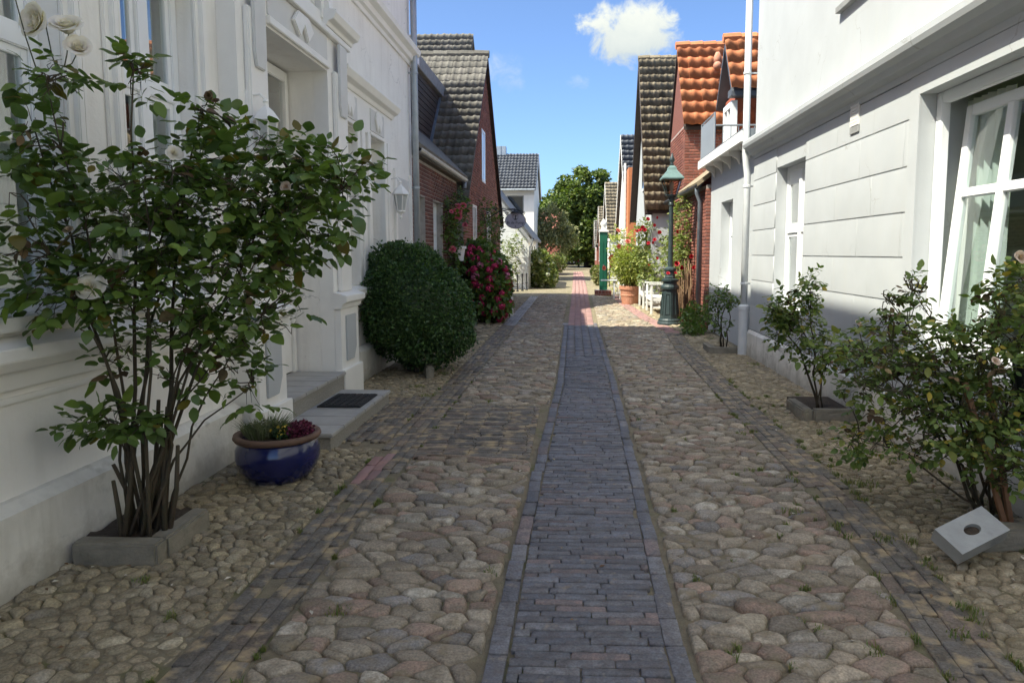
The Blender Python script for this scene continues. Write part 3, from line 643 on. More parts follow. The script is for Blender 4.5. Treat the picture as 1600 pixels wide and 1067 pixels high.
# ground-floor windows A and B
def surround(o, mat='trim', w=.15, pr=.025, name='surround'):
    y0, y1, z0, z1 = o; m = MB()
    for (a, b) in ((y0 - w, y0), (y1, y1 + w)):
        m.box(-2.702, -2.7 + pr, a, b, z0 - .08, z1 + w); m.box(-2.7, -2.7 + pr + .03, a + w * .3, a + w * .62, z0 - .08, z1 + w); m.box(-2.7, -2.7 + pr + .015, a + w * .72, a + w * .92, z0 - .08, z1 + w)
    m.box(-2.702, -2.7 + pr - .002, y0, y1, z1, z1 + w); m.box(-2.7, -2.7 + pr + .02, y0, y1, z1 + w * .3, z1 + w * .7)
    return m
for o in (A_, B_):
    P(V, 'window_surround', surround(o), M['trim'], bevel=.006)
    wd = window(V, -2.81, -1, *o, mull=1, trans=(2.68,), fr=.075, curt=[(o[0] + .05, o[0] + .3), (o[1] - .32, o[1] - .05)])
    m = MB(); m.box(-2.82, -2.61, o[0] - .02, o[1] + .02, o[2] - .07, o[2] - .003); P(wd, 'sill', m, M['trim'], bevel=.008)
for o in UPS:
    P(V, 'window_surround', surround(o, w=.14), M['trim'])
    wd = window(V, -2.85, -1, *o, mull=1, trans=(6.6,), fr=.07, sash=False, curt=[(o[0] + .05, o[1] - .05)])
    m = MB(); m.box(-2.86, -2.58, o[0] - .1, o[1] + .1, o[2] - .09, o[2] - .003); P(wd, 'sill', m, M['trim'])
# entrance portal
PX = -2.55
m = MB(); wall(m, 'x', -2.699, PX, 5.45, 8.10, 0, 4.02, [(6.00, 7.48, -.1, 3.47)]); P(V, 'portal', m, M['trim'])
for (a, b) in ((5.47, 5.98), (7.50, 8.08)):
    m = MB(); c = (a + b) / 2; hw = (b - a) / 2
    m.box(PX, PX + .05, c - hw * .62, c + hw * .62, 1.18, 3.50)
    pl = P(V, 'pilaster', m, M['trim'], bevel=.012)
    m = MB(); q = [(c - hw * .30, 3.05), (c + hw * .30, 3.05), (c + hw * .42, 3.16), (c + hw * .42, 3.80), (c - hw * .42, 3.80), (c - hw * .42, 3.16)]
    m.prism(q, 'x', PX + .045, PX + .075); P(pl, 'panel', m, M['trimgrey'], bevel=.008)
    m = MB(); m.box(PX, PX + .07, a - .02, b + .02, .0, 1.0); m.box(PX, PX + .11, a - .04, b + .04, 0, .34)
    m.prism([(PX, 1.0), (PX + .09, 1.0), (PX + .10, 1.05), (PX + .15, 1.08), (PX + .15, 1.14), (PX + .02, 1.18), (PX, 1.18)], 'y', a - .05, b + .05)
    pd = P(V, 'pedestal', m, M['trim'], bevel=.006)
    m = MB(); m.prism([(c - hw * .55, .42), (c + hw * .30, .42), (c + hw * .60, .56), (c + hw * .60, .92), (c - hw * .55, .92)], 'x', PX + .068, PX + .088); P(pd, 'panel', m, M['plaster_smooth'], bevel=.006)
m = MB(); m.box(PX, PX + .035, 6.0, 7.48, 3.49, 3.56); m.box(PX, PX + .06, 5.45, 8.1, 3.82, 3.88)
fz = P(V, 'frieze', m, M['trim'], bevel=.006)
m = MB(); m.box(PX, PX + .012, 6.02, 7.46, 3.575, 3.81); P(fz, 'frieze_panel', m, M['trimgrey'])
m = MB(); m.prism([(6.62, 3.80), (6.50, 3.68), (6.66, 3.57), (6.76, 3.70), (6.86, 3.57), (7.0, 3.70), (6.88, 3.80)], 'x', PX + .012, PX + .05); P(fz, 'keystone', m, M['trim'], bevel=.01)
z = 3.90
for (a, b) in ((7.36, 8.20), (5.36, 6.12)):
    m = MB(); ledge(m, 1, PX, [(-.02, z), (.05, z), (.06, z + .04), (.12, z + .06), (.15, z + .12), (.15, z + .15), (-.02, z + .17)], a, b); P(V, 'portal_cornice', m, M['trim'], bevel=.004)
m = MB(); cy, cz = 6.74, 3.96      # arched head over the entrance with a shell relief
for r0, r1, x1 in ((.58, .66, .08), (.66, .78, .13)):
    n = 20
    for k in range(n):
        a0, a1 = math.pi * k / n, math.pi * (k + 1) / n
        m.prism([(cy + r0 * math.cos(a0), cz + r0 * math.sin(a0)), (cy + r1 * math.cos(a0), cz + r1 * math.sin(a0)), (cy + r1 * math.cos(a1), cz + r1 * math.sin(a1)), (cy + r0 * math.cos(a1), cz + r0 * math.sin(a1))], 'x', -2.702, PX + x1 - .06)
ar = P(V, 'arched_head', m, M['trim'])
m = MB(); m.prism([(cy + .6 * math.cos(math.pi * k / 18), cz + .6 * math.sin(math.pi * k / 18)) for k in range(19)], 'x', -2.702, -2.62); P(ar, 'tympanum', m, M['plaster_smooth'])
m = MB()
for k in range(9):
    a = math.pi * (k + .5) / 9
    m.tube([(-2.60, cy + .10 * math.cos(a), cz + .05 + .10 * math.sin(a)), (-2.585, cy + .34 * math.cos(a), cz + .05 + .34 * math.sin(a)), (-2.60, cy + .53 * math.cos(a), cz + .02 + .53 * math.sin(a))], [.018, .042, .03], 6)
m.ball((-2.58, cy, cz + .06), .05, .1, .09); P(ar, 'shell_relief', m, M['trim'], smooth=True)
# door
m = MB(); m.box(-3.02, -2.96, 6.02, 6.10, .33, 3.44); m.box(-3.02, -2.96, 7.38, 7.46, .33, 3.44); m.box(-3.02, -2.96, 6.10, 7.38, 2.55, 2.66); m.box(-3.02, -2.96, 6.10, 7.38, 3.34, 3.44)
dr = P(V, 'door', m, M['trim'], bevel=.008)
m = MB(); m.box(-3.03, -2.985, 6.10, 6.735, .34, 2.55); m.box(-3.03, -2.985, 6.745, 7.38, .34, 2.55)
for a in (6.10, 6.745):
    m.box(-2.986, -2.965, a + .10, a + .535, .50, 1.12); m.box(-2.986, -2.955, a + .06, a + .575, 1.22, 1.30)
P(dr, 'door_leaf', m, M['trim'], bevel=.008)
for a in (6.10, 6.745):
    m = MB(); m.box(-2.984, -2.978, a + .13, a + .505, 1.42, 2.42); P(dr, 'pane', m, M['glass'])
m = MB(); m.box(-3.0, -2.99, 6.1, 7.38, 2.66, 3.34); P(dr, 'fanlight', m, M['glass'])
m = MB(); m.box(-2.982, -2.972, 6.82, 6.87, 1.22, 1.42); m.tube([(-2.975, 6.845, 1.36), (-2.93, 6.845, 1.36), (-2.92, 6.80, 1.36), (-2.92, 6.73, 1.365)], .010, 6); P(dr, 'handle', m, M['brass'], smooth=True)
# pair of narrow windows with a shared entablature
m = MB()
for (a, b) in ((8.10, 8.15), (8.79, 8.90), (8.97, 9.12), (9.24, 9.37), (10.03, 10.16), (10.20, 10.36)): m.box(-2.702, -2.64, a, b, 1.2, 3.15)
m.box(-2.702, -2.665, 8.10, 10.40, 1.2, 1.22)
P(V, 'window_pilaster', m, M['trim'], bevel=.006)
m = MB(); wall(m, 'x', -2.702, -2.65, 8.10, 10.42, 3.13, 3.52)
m.box(-2.65, -2.63, 8.10, 8.82, 3.13, 3.17); m.box(-2.65, -2.63, 9.34, 10.06, 3.13, 3.17)
fz = P(V, 'window_frieze', m, M['trim'], bevel=.005)
for (a, b) in ((8.15, 8.79), (9.37, 10.03)):
    m = MB(); m.box(-2.65, -2.638, a, b, 3.19, 3.47); P(fz, 'frieze_panel', m, M['trimgrey'])
    m = MB(); c = (a + b) / 2; m.prism([(c - .10, 3.47), (c - .16, 3.36), (c - .05, 3.20), (c, 3.30), (c + .06, 3.20), (c + .17, 3.36), (c + .11, 3.47)], 'x', -2.638, -2.61); P(fz, 'keystone', m, M['trim'], bevel=.008)
m = MB(); z = 3.52
ledge(m, 1, -2.71, [(0, z), (.08, z), (.10, z + .05), (.16, z + .08), (.20, z + .15), (.20, z + .18), (.04, z + .21), (0, z + .21)], 8.08, 10.52); P(V, 'window_cornice', m, M['trim'], bevel=.003)
for o in (C1, C2):
    wd = window(V, -2.86, -1, *o, mull=0, trans=(2.45,), fr=.08, bar=.05, curt=[(o[0] + .05, o[1] - .05)])
    m = MB(); m.box(-2.87, -2.62, o[0] - .0, o[1] + .0, o[2] - .06, o[2] - .003); P(wd, 'sill', m, M['trim'])
# blind recess near the corner
m = MB(); m.box(-2.702, -2.692, 10.82, 11.72, .46, 2.76); P(V, 'blind_window', m, M['trimgrey'])
m = MB(); m.box(-2.702, -2.66, 10.72, 10.82, .46, 2.86); m.box(-2.702, -2.66, 11.72, 11.80, .46, 2.86); P(V, 'blind_window_trim', m, M['trim'], bevel=.006)
# downpipe at the corner
m = MB(); m.tube([(-2.60, 11.86, .02), (-2.60, 11.86, 9.2)], .052, 12); dp = P(V, 'downpipe', m, M['zinc'], smooth=True)
for z in (1.0, 2.65, 4.5, 6.4):
    m = MB(); m.lathe([(.053, z), (.062, z + .004), (.062, z + .04), (.053, z + .044)], -2.60, 11.86, 12); m.box(-2.7, -2.64, 11.85, 11.87, z + .01, z + .03); P(dp, 'bracket', m, M['zinc'])
# ---- entrance steps
E_ = thing('entrance_steps', 'two low stone steps before the villa door', 'steps', (-2.2, 6.5, 0))
def step(y0, y1, x0, x1, z0, z1, ntile, nm):
    m = MB(); m.box(x0, x1 - .02, y0 + .02, y1 - .02, z0 - .05, z1 - .035); s_ = P(E_, nm, m, M['stepside'])
    w_ = (y1 - y0) / ntile
    for k in range(ntile):
        m = MB(); m.box(x0, x1, y0 + k * w_ + .002, y0 + (k + 1) * w_ - .002, z1 - .034, z1); P(s_, 'slab', m, M['steptop'], bevel=.006)
    return s_
step(5.52, 7.38, -2.54, -1.93, 0, .15, 6, 'lower_step'); step(6.02, 7.46, -3.0, -2.43, 0, .33, 5, 'upper_step')
m = MB()
m.box(-2.40, -1.99, 6.48, 7.08, .1515, .165)
for i in range(9):
    for j in range(6): m.box(-2.385 + j * .066, -2.385 + j * .066 + .052, 6.50 + i * .064, 6.50 + i * .064 + .05, .165, .172)
one('doormat', 'black rubber doormat lying on the lower entrance step', 'doormat', m, M['mat'], (-2.2, 6.78, .15))
# ---- wall lanterns
def wall_lantern(x, y, z, label, sc=1.0):
    t = thing('wall_lantern', label, 'lantern', (x, y, z), 'white lanterns on the villa wall')
    cx_, cy_ = x + .17 * sc, y
    m = MB(); m.lathe([(.115 * sc, z + .02 * sc), (.13 * sc, z + .03 * sc), (.115 * sc, z + .06 * sc), (.07 * sc, z + .12 * sc), (.025 * sc, z + .16 * sc), (.018 * sc, z + .19 * sc), (.028 * sc, z + .205 * sc), (.008 * sc, z + .24 * sc)], cx_, cy_, 6); P(t, 'cap', m, M['trim'])
    m = MB(); m.lathe([(.10 * sc, z + .018 * sc), (.062 * sc, z - .20 * sc)], cx_, cy_, 6); P(t, 'pane', m, M['milkglass'])
    m = MB()
    for k in range(6):
        a = 2 * math.pi * k / 6; m.tube([(cx_ + .102 * sc * math.cos(a), cy_ + .102 * sc * math.sin(a), z + .02 * sc), (cx_ + .064 * sc * math.cos(a), cy_ + .064 * sc * math.sin(a), z - .20 * sc)], .007 * sc, 5)
    m.lathe([(.07 * sc, z - .20 * sc), (.07 * sc, z - .22 * sc), (.03 * sc, z - .25 * sc), (.018 * sc, z - .28 * sc), (.026 * sc, z - .30 * sc), (.005 * sc, z - .34 * sc)], cx_, cy_, 8); P(t, 'frame', m, M['trim'])
    m = MB(); m.tube([(x, cy_, z + .22 * sc), (x + .05 * sc, cy_, z + .26 * sc), (x + .12 * sc, cy_, z + .27 * sc), (cx_, cy_, z + .22 * sc)], .012 * sc, 6); m.box(x - .0, x + .015, cy_ - .04, cy_ + .04, z + .12 * sc, z + .30 * sc); P(t, 'bracket', m, M['trim'])
wall_lantern(-2.55, 5.60, 2.60, 'white wall lantern beside the door behind the rose crown', .85)
wall_lantern(-2.70, 10.46, 2.42, 'white wall lantern near the villa downpipe and blind window')

# ================================================================== WHITE HOUSE (sunlit side)
H = thing('white_house', 'white rendered house in full sun with block joints and a heavy cornice', 'house', (2.77, 5, 0))
W2 = (3.95, 5.95, .80, 2.86); W1 = (8.75, 9.98, .85, 2.75); UP2 = [(6.5, 7.75, 4.13, 6.0), (3.2, 4.4, 4.13, 6.0), (9.4, 10.4, 4.7, 6.0)][:2]
m = MB(); wall(m, 'x', 2.78, 3.15, -7, 11.2, 0, 7.6, [W2, W1] + UP2); P(H, 'front_wall', m, M['plaster_smooth'])
m = MB(); wall(m, 'y', 10.9, 11.2, 3.15, 12, 0, 7.6); wall(m, 'y', -7, -6.7, 3.15, 12, 0, 7.6); wall(m, 'x', 11.7, 12, -6.7, 10.9, 0, 7.6); P(H, 'side_wall', m, M['plaster_smooth'])
m = MB(); m.prism([(2.45, 7.55), (7.4, 11.2), (12.4, 7.55), (12.4, 7.7), (7.4, 11.4), (2.45, 7.7)], 'y', -7.1, 11.3); P(H, 'roof', m, M['tile_orange'])
m = MB(); m.box(6.0, 6.1, -6.7, 10.9, 0, 7.5); m.box(3.15, 6.0, -6.7, 10.9, 3.5, 3.7); m.box(3.16, 5.99, 6.7, 6.8, 0, 3.49); P(H, 'inner_wall', m, M['plaster_smooth'])  # last box: white cross wall added to catch sun and brighten the window view
m = MB(); z = 3.02     # heavy moulded cornice
ledge(m, -1, 2.79, [(0, z), (.03, z), (.045, z + .05), (.10, z + .08), (.13, z + .13), (.19, z + .16), (.205, z + .20), (.205, z + .25), (.17, z + .28), (.02, z + .34), (0, z + .34)], -7, 11.20); P(H, 'cornice', m, M['plaster_smooth'])
# ashlar courses: separate blocks with recessed joints
rr = random.Random(71); it = []; BLK = bevel_box('ashlar', 3, e=.006, jit=.0)
zc = [.42, .80, 1.185, 1.56, 1.935, 2.31, 2.69, 3.018]
ops = [(W2[0] - .0, W2[1] + .16, W2[2], W2[3] + 9), (W1[0] - .0, W1[1] + .0, W1[2] - .1, W1[3])]
for r in range(len(zc) - 1):
    z0, z1 = zc[r] + .006, zc[r + 1] - .006
    cuts = [-6.98]; y = -6.98 + (.3 if r % 2 else 0)
    while y < 11.18:
        y += .92; cuts.append(min(y, 11.19))
    segs = [(cuts[i], cuts[i + 1]) for i in range(len(cuts) - 1) if cuts[i + 1] > cuts[i]]
    for (a, b) in segs:
        parts_ = [(a, b)]
        for o in ops:
            if z1 <= o[2] + .05 or z0 >= o[3] - .05: continue
            q = []
            for (s, e) in parts_:
                if e <= o[0] or s >= o[1]: q.append((s, e)); continue
                if s < o[0]: q.append((s, o[0]))
                if e > o[1]: q.append((o[1], e))
            parts_ = q
        for (s, e) in parts_:
            if e - s < .04: continue
            zz1 = z1
            it.append((BLK, FR((0, 1, 0), (0, 0, 1), (-1, 0, 0), (2.782 + rr.uniform(-.0005, .0005), (s + e) / 2, (z0 + z1) / 2), (e - s - .008, z1 - z0, .013))))
pieces(H, 'ashlar_block', it, M['plaster_smooth'], 300, stuff='ashlar_course')
m = MB(); wall(m, 'x', 2.765, 2.781, W2[1], W2[1] + .16, .8, 3.018); m.box(2.765, 2.781, W2[0] - .2, W2[1] + .0, W2[3], 3.018); P(H, 'window_band', m, M['plaster_smooth'])
m = MB(); m.prism([(2.79, -.05), (2.735, -.05), (2.735, .36), (2.765, .40), (2.79, .40)], 'y', -7, 11.2); P(H, 'plinth', m, M['plinth'])
wd = window(H, 2.92, 1, *W1, mull=1, trans=(1.90,), fr=.08, bar=.05, curt=[(8.85, 9.35), (9.45, 9.9)])
m = MB(); m.box(2.70, 2.93, W1[0] - .04, W1[1] + .04, W1[2] - .06, W1[2] - .002); P(wd, 'sill', m, M['trim'])
m = MB(); m.box(2.93, 2.99, W1[0], W1[1], W1[3] - .24, W1[3] - .001); P(wd, 'blind_box', m, M['upvc'])
for o in UP2:
    wd = window(H, 2.92, 1, *o, mull=1, trans=(5.3,), fr=.08, sash=False, curt=[(o[0] + .1, o[1] - .1)])
    m = MB(); m.box(2.72, 2.93, o[0] - .05, o[1] + .05, o[2] - .06, o[2] - .002); P(wd, 'sill', m, M['greyboard'])
# the big window, its far sash tilted open inwards
y0, y1, z0, z1 = W2; m = MB()
m.box(2.90, 2.97, y1 - .09, y1, z0, z1); m.box(2.90, 2.97, y0, y0 + .09, z0, z1); m.box(2.902, 2.968, y0 + .09, y1 - .09, z1 - .09, z1); m.box(2.902, 2.968, y0 + .09, y1 - .09, z0, z0 + .08)
wb = P(H, 'window', m, M['upvc'], bevel=.008)
m = MB(); m.box(2.72, 2.90, y0 - .05, y1 + .05, z0 - .06, z0 - .002); P(wb, 'sill', m, M['trim'])
tl = R(4.6); hx, hz = 2.915, z0 + .08; ca, sa = math.cos(tl), math.sin(tl)
def tp(x, y, z): dx, dz = x - hx, z - hz; return (hx + dx * ca + dz * sa, y, hz - dx * sa + dz * ca)
def tbox(mb, *b):
    q = MB().box(*b); mb.add([tp(*v) for v in q.v], q.f)
m = MB(); ya, yb = y0 + .10, y1 - .14; zt = z1 - .12
for (a, b) in ((ya, ya + .085), (yb - .085, yb)): tbox(m, 2.915, 2.975, a, b, z0 + .085, zt)
ym = (ya + yb) / 2; yq = [ya + .085, ya + (yb - ya) / 3, ya + 2 * (yb - ya) / 3, yb - .085]
for z in ((z0 + .085, z0 + .165), (2.03, 2.10), (zt - .085, zt)): tbox(m, 2.916, 2.974, ya + .085, yb - .085, *z)
for c in yq[1:3]: tbox(m, 2.912, 2.972, c - .04, c + .04, z0 + .165, zt - .085)
sh = P(wb, 'tilted_sash', m, M['upvc'], bevel=.006)
for i in range(3):
    for (a, b) in ((z0 + .165, 2.03), (2.10, zt - .085)):
        m = MB(); tbox(m, 2.942, 2.948, yq[i] - .005, yq[i + 1] + .005, a - .005, b + .005); P(wb, 'pane', m, M['glass_sunlit'])
for (c0, c1) in ((5.33, 6.6), (4.3, 4.82)):
    g = MB(); n = 44; vs = []
    for k in range(n + 1):
        y = c0 + (c1 - c0) * k / n; x = 3.15 + .025 * math.sin(k * 1.7) + .012 * math.sin(k * 4.3); vs += [(x, y, .85), (x + .01 * math.sin(k), y, 2.8)]
    g.add(vs, [(2 * k, 2 * k + 2, 2 * k + 3, 2 * k + 1) for k in range(n)]); P(wb, 'curtain', g, M['curtain'], smooth=True, recalc=False)
# pierced vent plate under the cornice
m = MB(); wall(m, 'x', 2.752, 2.768, 7.16, 7.36, 2.84, 3.07, [(7.175 + i * .03, 7.195 + i * .03, 2.855 + j * .03, 2.875 + j * .03) for i in range(6) for j in range(7)])
vt = P(H, 'vent_plate', m, M['trim']); m = MB(); m.box(2.756, 2.767, 7.15, 7.37, 2.77, 2.835); P(vt, 'flap', m, M['greyboard'])
m = MB(); m.tube([(2.69, 11.27, 0), (2.69, 11.27, 2.80), (2.67, 11.27, 2.95), (2.655, 11.27, 3.1), (2.65, 11.27, 7.6)], .052, 12); dp = P(H, 'downpipe', m, M['paintpipe'], smooth=True)
m = MB(); m.lathe([(.078, 0), (.078, .70), (.088, .71), (.088, .77), (.06, .79)], 2.69, 11.27, 14); P(dp, 'standpipe', m, M['paintpipe'], smooth=False)
for z in (1.1, 2.6, 4.3):
    m = MB(); x = 2.69 if z < 3 else 2.65; m.lathe([(.053, z), (.062, z + .005), (.062, z + .035), (.053, z + .04)], x, 11.27, 12); m.box(x + .04, 2.86, 11.26, 11.28, z + .01, z + .03); P(dp, 'bracket', m, M['paintpipe'])

# ================================================================== BRICK COTTAGE (left, low, with dormer)
K = thing('brick_cottage', 'low dark brick cottage with slate dormer and zinc gutter beside the villa', 'house', (-2.75, 14, 0))
OC = [(12.62, 13.25, .85, 2.62), (14.05, 14.95, .85, 2.62)]
m = MB(); wall(m, 'x', -3.0, -2.75, 12.05, 16.9, 0, 3.30, OC); P(K, 'wall', m, M['mortar'])
inop = lambda ops: (lambda u, z: not any(o[0] - .01 < u < o[1] + .01 and o[2] - .01 < z < o[3] + .01 for o in ops))
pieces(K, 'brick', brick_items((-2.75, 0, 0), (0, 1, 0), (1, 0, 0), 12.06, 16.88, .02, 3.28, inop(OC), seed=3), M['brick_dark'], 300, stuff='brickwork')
for o in OC:
    wd = window(K, -2.86, -1, *o, mull=1, trans=(2.0,), fr=.07, sash=False, curt=[(o[0] + .06, o[1] - .06)])
    m = MB(); m.box(-2.87, -2.70, o[0] - .04, o[1] + .04, o[2] - .07, o[2] - .002); P(wd, 'sill', m, M['greyboard'])
m = MB(); pts = []      # half-round gutter
for k in range(9):
    a = math.pi + math.pi * k / 8; pts.append((-2.60 + .075 * math.cos(a), 3.35 + .075 * math.sin(a)))
for k in range(8, -1, -1):
    a = math.pi + math.pi * k / 8; pts.append((-2.60 + .066 * math.cos(a), 3.35 + .066 * math.sin(a)))
m.prism(pts, 'y', 12.02, 17.35); gt = P(K, 'gutter', m, M['zinc'])
m = MB(); m.tube([(-2.60, 17.2, 3.29), (-2.60, 17.22, 3.15), (-2.68, 17.3, 3.0), (-2.68, 17.3, .03)], .045, 10); P(gt, 'downpipe', m, M['zinc'], smooth=True)
m = MB(); m.prism([(-2.58, 3.36), (-4.6, 5.3), (-4.6, 5.38), (-2.55, 3.42)], 'y', 12.04, 18.0); m.box(-2.76, -2.62, 12.05, 16.9, 3.26, 3.33); P(K, 'roof', m, M['tile_grey'])
m = MB(); m.box(-8, -5.6, 12.04, 16.7, 0, 5.8); m.box(-5.6, -3.0, 12.06, 12.1, 0, 3.3); P(K, 'back_wall', m, M['mortar'])
m = MB(); m.box(-6.0, -3.68, 12.7, 20.25, 4.0, 5.84); dm = P(K, 'dormer', m, M['darkwood'])
for k in range(11):
    m = MB(); m.box(-3.68, -3.655, 12.7, 20.2, 4.25 + k * .145, 4.375 + k * .145); P(dm, 'board', m, M['darkwood'])
m = MB(); m.box(-6.1, -3.56, 12.5, 20.5, 5.85, 6.17); P(dm, 'flat_roof', m, M['greyboard'], bevel=.01)
m = MB(); m.box(-3.56, -3.52, 12.5, 16.6, 5.84, 6.185); P(dm, 'fascia_end', m, M['trim'])
m = MB(); m.prism([(18.15, 4.28), (18.45, 4.28), (20.15, 5.82), (19.75, 5.82)], 'x', -3.68, -3.60); P(dm, 'corner_flashing', m, M['lead'])
# ================================================================== GABLED BRICK HOUSE (left)
G = thing('gabled_brick_house', 'red brick house with steep weathered tile roof and brick gable to the street', 'house', (-2.6, 21, 0))
ye, yr, yf, ze, zr = 16.78, 21.3, 25.8, 2.65, 7.35
OG = [(20.5, 21.25, 3.62, 5.1), (18.55, 19.25, 1.2, 2.85), (21.6, 22.4, 1.2, 2.85)]
gab = lambda y: min(ze + (y - ye) * (zr - ze) / (yr - ye), ze + (yf - y) * (zr - ze) / (yf - yr)) - .12
m = MB(); m.prism([(16.95, 0), (25.6, 0), (25.6, 2.6), (yr, zr - .13), (16.95, 2.6)], 'x', -2.9, -2.607); P(G, 'wall', m, M['mortar'])
okg = lambda u, z: inop(OG)(u, z) and z < gab(u) - .03
pieces(G, 'brick', brick_items((-2.607, 0, 0), (0, 1, 0), (1, 0, 0), 16.97, 25.58, .02, 7.2, okg, seed=4), M['brick_red'], 300, stuff='brickwork')
for o in OG:
    m = MB(); m.box(-2.605, -2.603, *o); g_ = P(G, 'window', m, M['shade']); m = MB(); m.box(-2.606, -2.596, o[0] + .06, o[1] - .06, o[2] + .06, o[3] - .06); P(g_, 'pane', m, M['glass'])
    m = MB(); a, b, c, d = o
    m.box(-2.603, -2.585, a, a + .07, c, d); m.box(-2.603, -2.585, b - .07, b, c, d); m.box(-2.603, -2.586, a + .07, b - .07, c, c + .07); m.box(-2.603, -2.586, a + .07, b - .07, d - .07, d); m.box(-2.603, -2.585, (a + b) / 2 - .03, (a + b) / 2 + .03, c + .07, d - .07); P(g_, 'frame', m, M['upvc'])
c_, s_, L_ = slope(yr - ye, zr - ze)
m = MB(); m.prism([(ye + .02, ze - .06), (yr, zr - .08), (yf, ze - .06), (yf, ze - .12), (yr, zr - .16), (ye + .02, ze - .12)], 'x', -9.5, -2.52); rf = P(G, 'roof', m, M['darkwood'])
m = MB(); m.box(-9.5, -2.9, 16.95, 25.6, 0, 2.55); P(G, 'rear_walls', m, M['mortar'])
it = tile_items((-2.49 - 20 * .2, ye - .02, ze - .02), (1, 0, 0), (0, c_, s_), (0, -s_, c_), 20, 20, .2, L_ / 20, T_DBL, 5, lift=.0)
pieces(rf, 'tile', it, M['tile_grey'], 300, smooth=False, stuff='tile_field')
it = tile_items((-2.5, yf, ze - .02), (-1, 0, 0), (0, -(yf - yr) / math.hypot(yf - yr, zr - ze), (zr - ze) / math.hypot(yf - yr, zr - ze)), (0, s_, c_), 10, 20, .4, L_ / 20, T_DBL, 6)
pieces(rf, 'far_tile', it, M['tile_grey'], 0, stuff='far_tile_field')
m = MB()
for k in range(11): m.tube([(-2.46 - k * .4, yr, zr + .0), (-2.88 - k * .4, yr, zr + .012)], [.11, .12], 8)
P(rf, 'ridge_tile', m, M['tile_grey'], kind='stuff')
m = MB(); m.prism([(ye, ze - .16), (yr, zr - .17), (yf, ze - .16), (yf, ze - .02), (yr, zr - .0), (ye, ze - .02)], 'x', -2.52, -2.495); P(G, 'bargeboard', m, M['darkwood'])
# taller roof of the house standing behind it
G2 = thing('rear_tiled_house', 'taller tiled house just showing its ridge above the gabled brick house', 'house', (-3.2, 23, 0))
m = MB(); m.prism([(19.5, 0), (26.5, 0), (26.5, 4.6), (23.0, 8.25), (19.5, 4.6)], 'x', -10, -3.25); P(G2, 'wall', m, M['brick_red'])
c2, s2, L2 = slope(3.7, 3.85); it = tile_items((-3.15 - 18 * .2, 19.3, 4.55), (1, 0, 0), (0, c2, s2), (0, -s2, c2), 18, 17, .2, L2 / 17, T_DBL, 7, ok=lambda p: p[2] > 6.9, lift=.03)
m = MB(); m.prism([(19.3, 4.5), (23.0, 8.37), (26.7, 4.5), (26.7, 4.4), (23.0, 8.2), (19.3, 4.4)], 'x', -10, -3.15); r2 = P(G2, 'roof', m, M['tile_grey'])
pieces(r2, 'tile', it, M['tile_grey'], 300, stuff='tile_field')

# ================================================================== WHITE GABLE HOUSE with the sign, and the tall white house behind
N_ = thing('white_gable_house', 'whitewashed brick house with grey verge boards and roses on its gable', 'house', (-1.95, 33, 0))
ap = (-5.1, 6.45)
m = MB(); m.prism([(-8.2, 0), (-1.95, 0), (-1.95, 2.42), (ap[0], ap[1] - .05), (-8.2, 2.42)], 'y', 31.5, 38.2); P(N_, 'wall', m, M['plaster'])
it = brick_items((0, 31.5, 0), (1, 0, 0), (0, -1, 0), -5.6, -1.96, .02, 6.2, lambda u, z: z < 2.36 + (-1.95 - u) * 1.28 and z < 6.3, seed=8, proud=.006)
WB = mk('white_painted_brick', (.80, .80, .77), (.72, .72, .69), .7, 5, vv=.06, bump=.2)
pieces(N_, 'brick', it, WB, 300, stuff='brickwork')
m = MB(); m.prism([(-1.70, 2.22), (ap[0], ap[1] + .10), (-8.45, 2.22), (-8.45, 2.12), (ap[0], ap[1] - .04), (-1.70, 2.12)], 'y', 31.30, 38.4); P(N_, 'roof', m, M['tile_blue'])
m = MB(); m.prism([(-1.74, 2.06), (ap[0], ap[1] - .02), (ap[0], ap[1] - .26), (-1.85, 2.0)], 'y', 31.24, 31.30); P(N_, 'bargeboard', m, M['greyboard'])
m = MB(); m.tube([(-1.76, 31.3, 2.18), (-1.76, 38.3, 2.18)], .06, 8); gt = P(N_, 'gutter', m, M['zinc'])
m = MB(); m.tube([(-1.78, 31.42, 2.12), (-1.80, 31.40, 1.98), (-1.90, 31.40, 1.84), (-1.91, 31.40, .02)], .04, 8); P(gt, 'downpipe', m, M['zinc'], smooth=True)
for o in ((33.4, 34.3, .9, 2.0), (35.6, 36.5, .9, 2.0)):
    m = MB(); m.box(-1.955, -1.93, *o); g_ = P(N_, 'window', m, M['upvc']); m = MB(); m.box(-1.93, -1.925, o[0] + .08, o[1] - .08, o[2] + .08, o[3] - .08); P(g_, 'pane', m, M['glass'])
T_ = thing('tall_white_house', 'two storey white house with slate grey tile roof and dark upper window', 'house', (-2.3, 41, 0))
OT = (-3.70, -2.74, 3.5, 4.78)
m = MB(); wall(m, 'y', 40.0, 40.25, -9, -2.18, 0, 5.2, [OT]); m.box(-9, -2.2, 40.6, 46.2, 0, 5.2); wall(m, 'x', -2.42, -2.18, 40.25, 46.2, 0, 5.2); m.prism([(40.0, 5.2), (46.2, 5.2), (43.1, 7.3)], 'x', -9, -2.18); P(T_, 'wall', m, M['plaster'])
m = MB(); m.box(-9, -2.15, 39.97, 40.0, 4.80, 5.16); P(T_, 'frieze_board', m, M['trimgrey'])
m = MB(); a, b, c, d = OT; m.box(a, b, 40.1, 40.12, c, d); g_ = P(T_, 'window', m, M['shade'])
m = MB(); m.box(a, b, 40.06, 40.07, c, d); P(g_, 'pane', m, M['glass'])
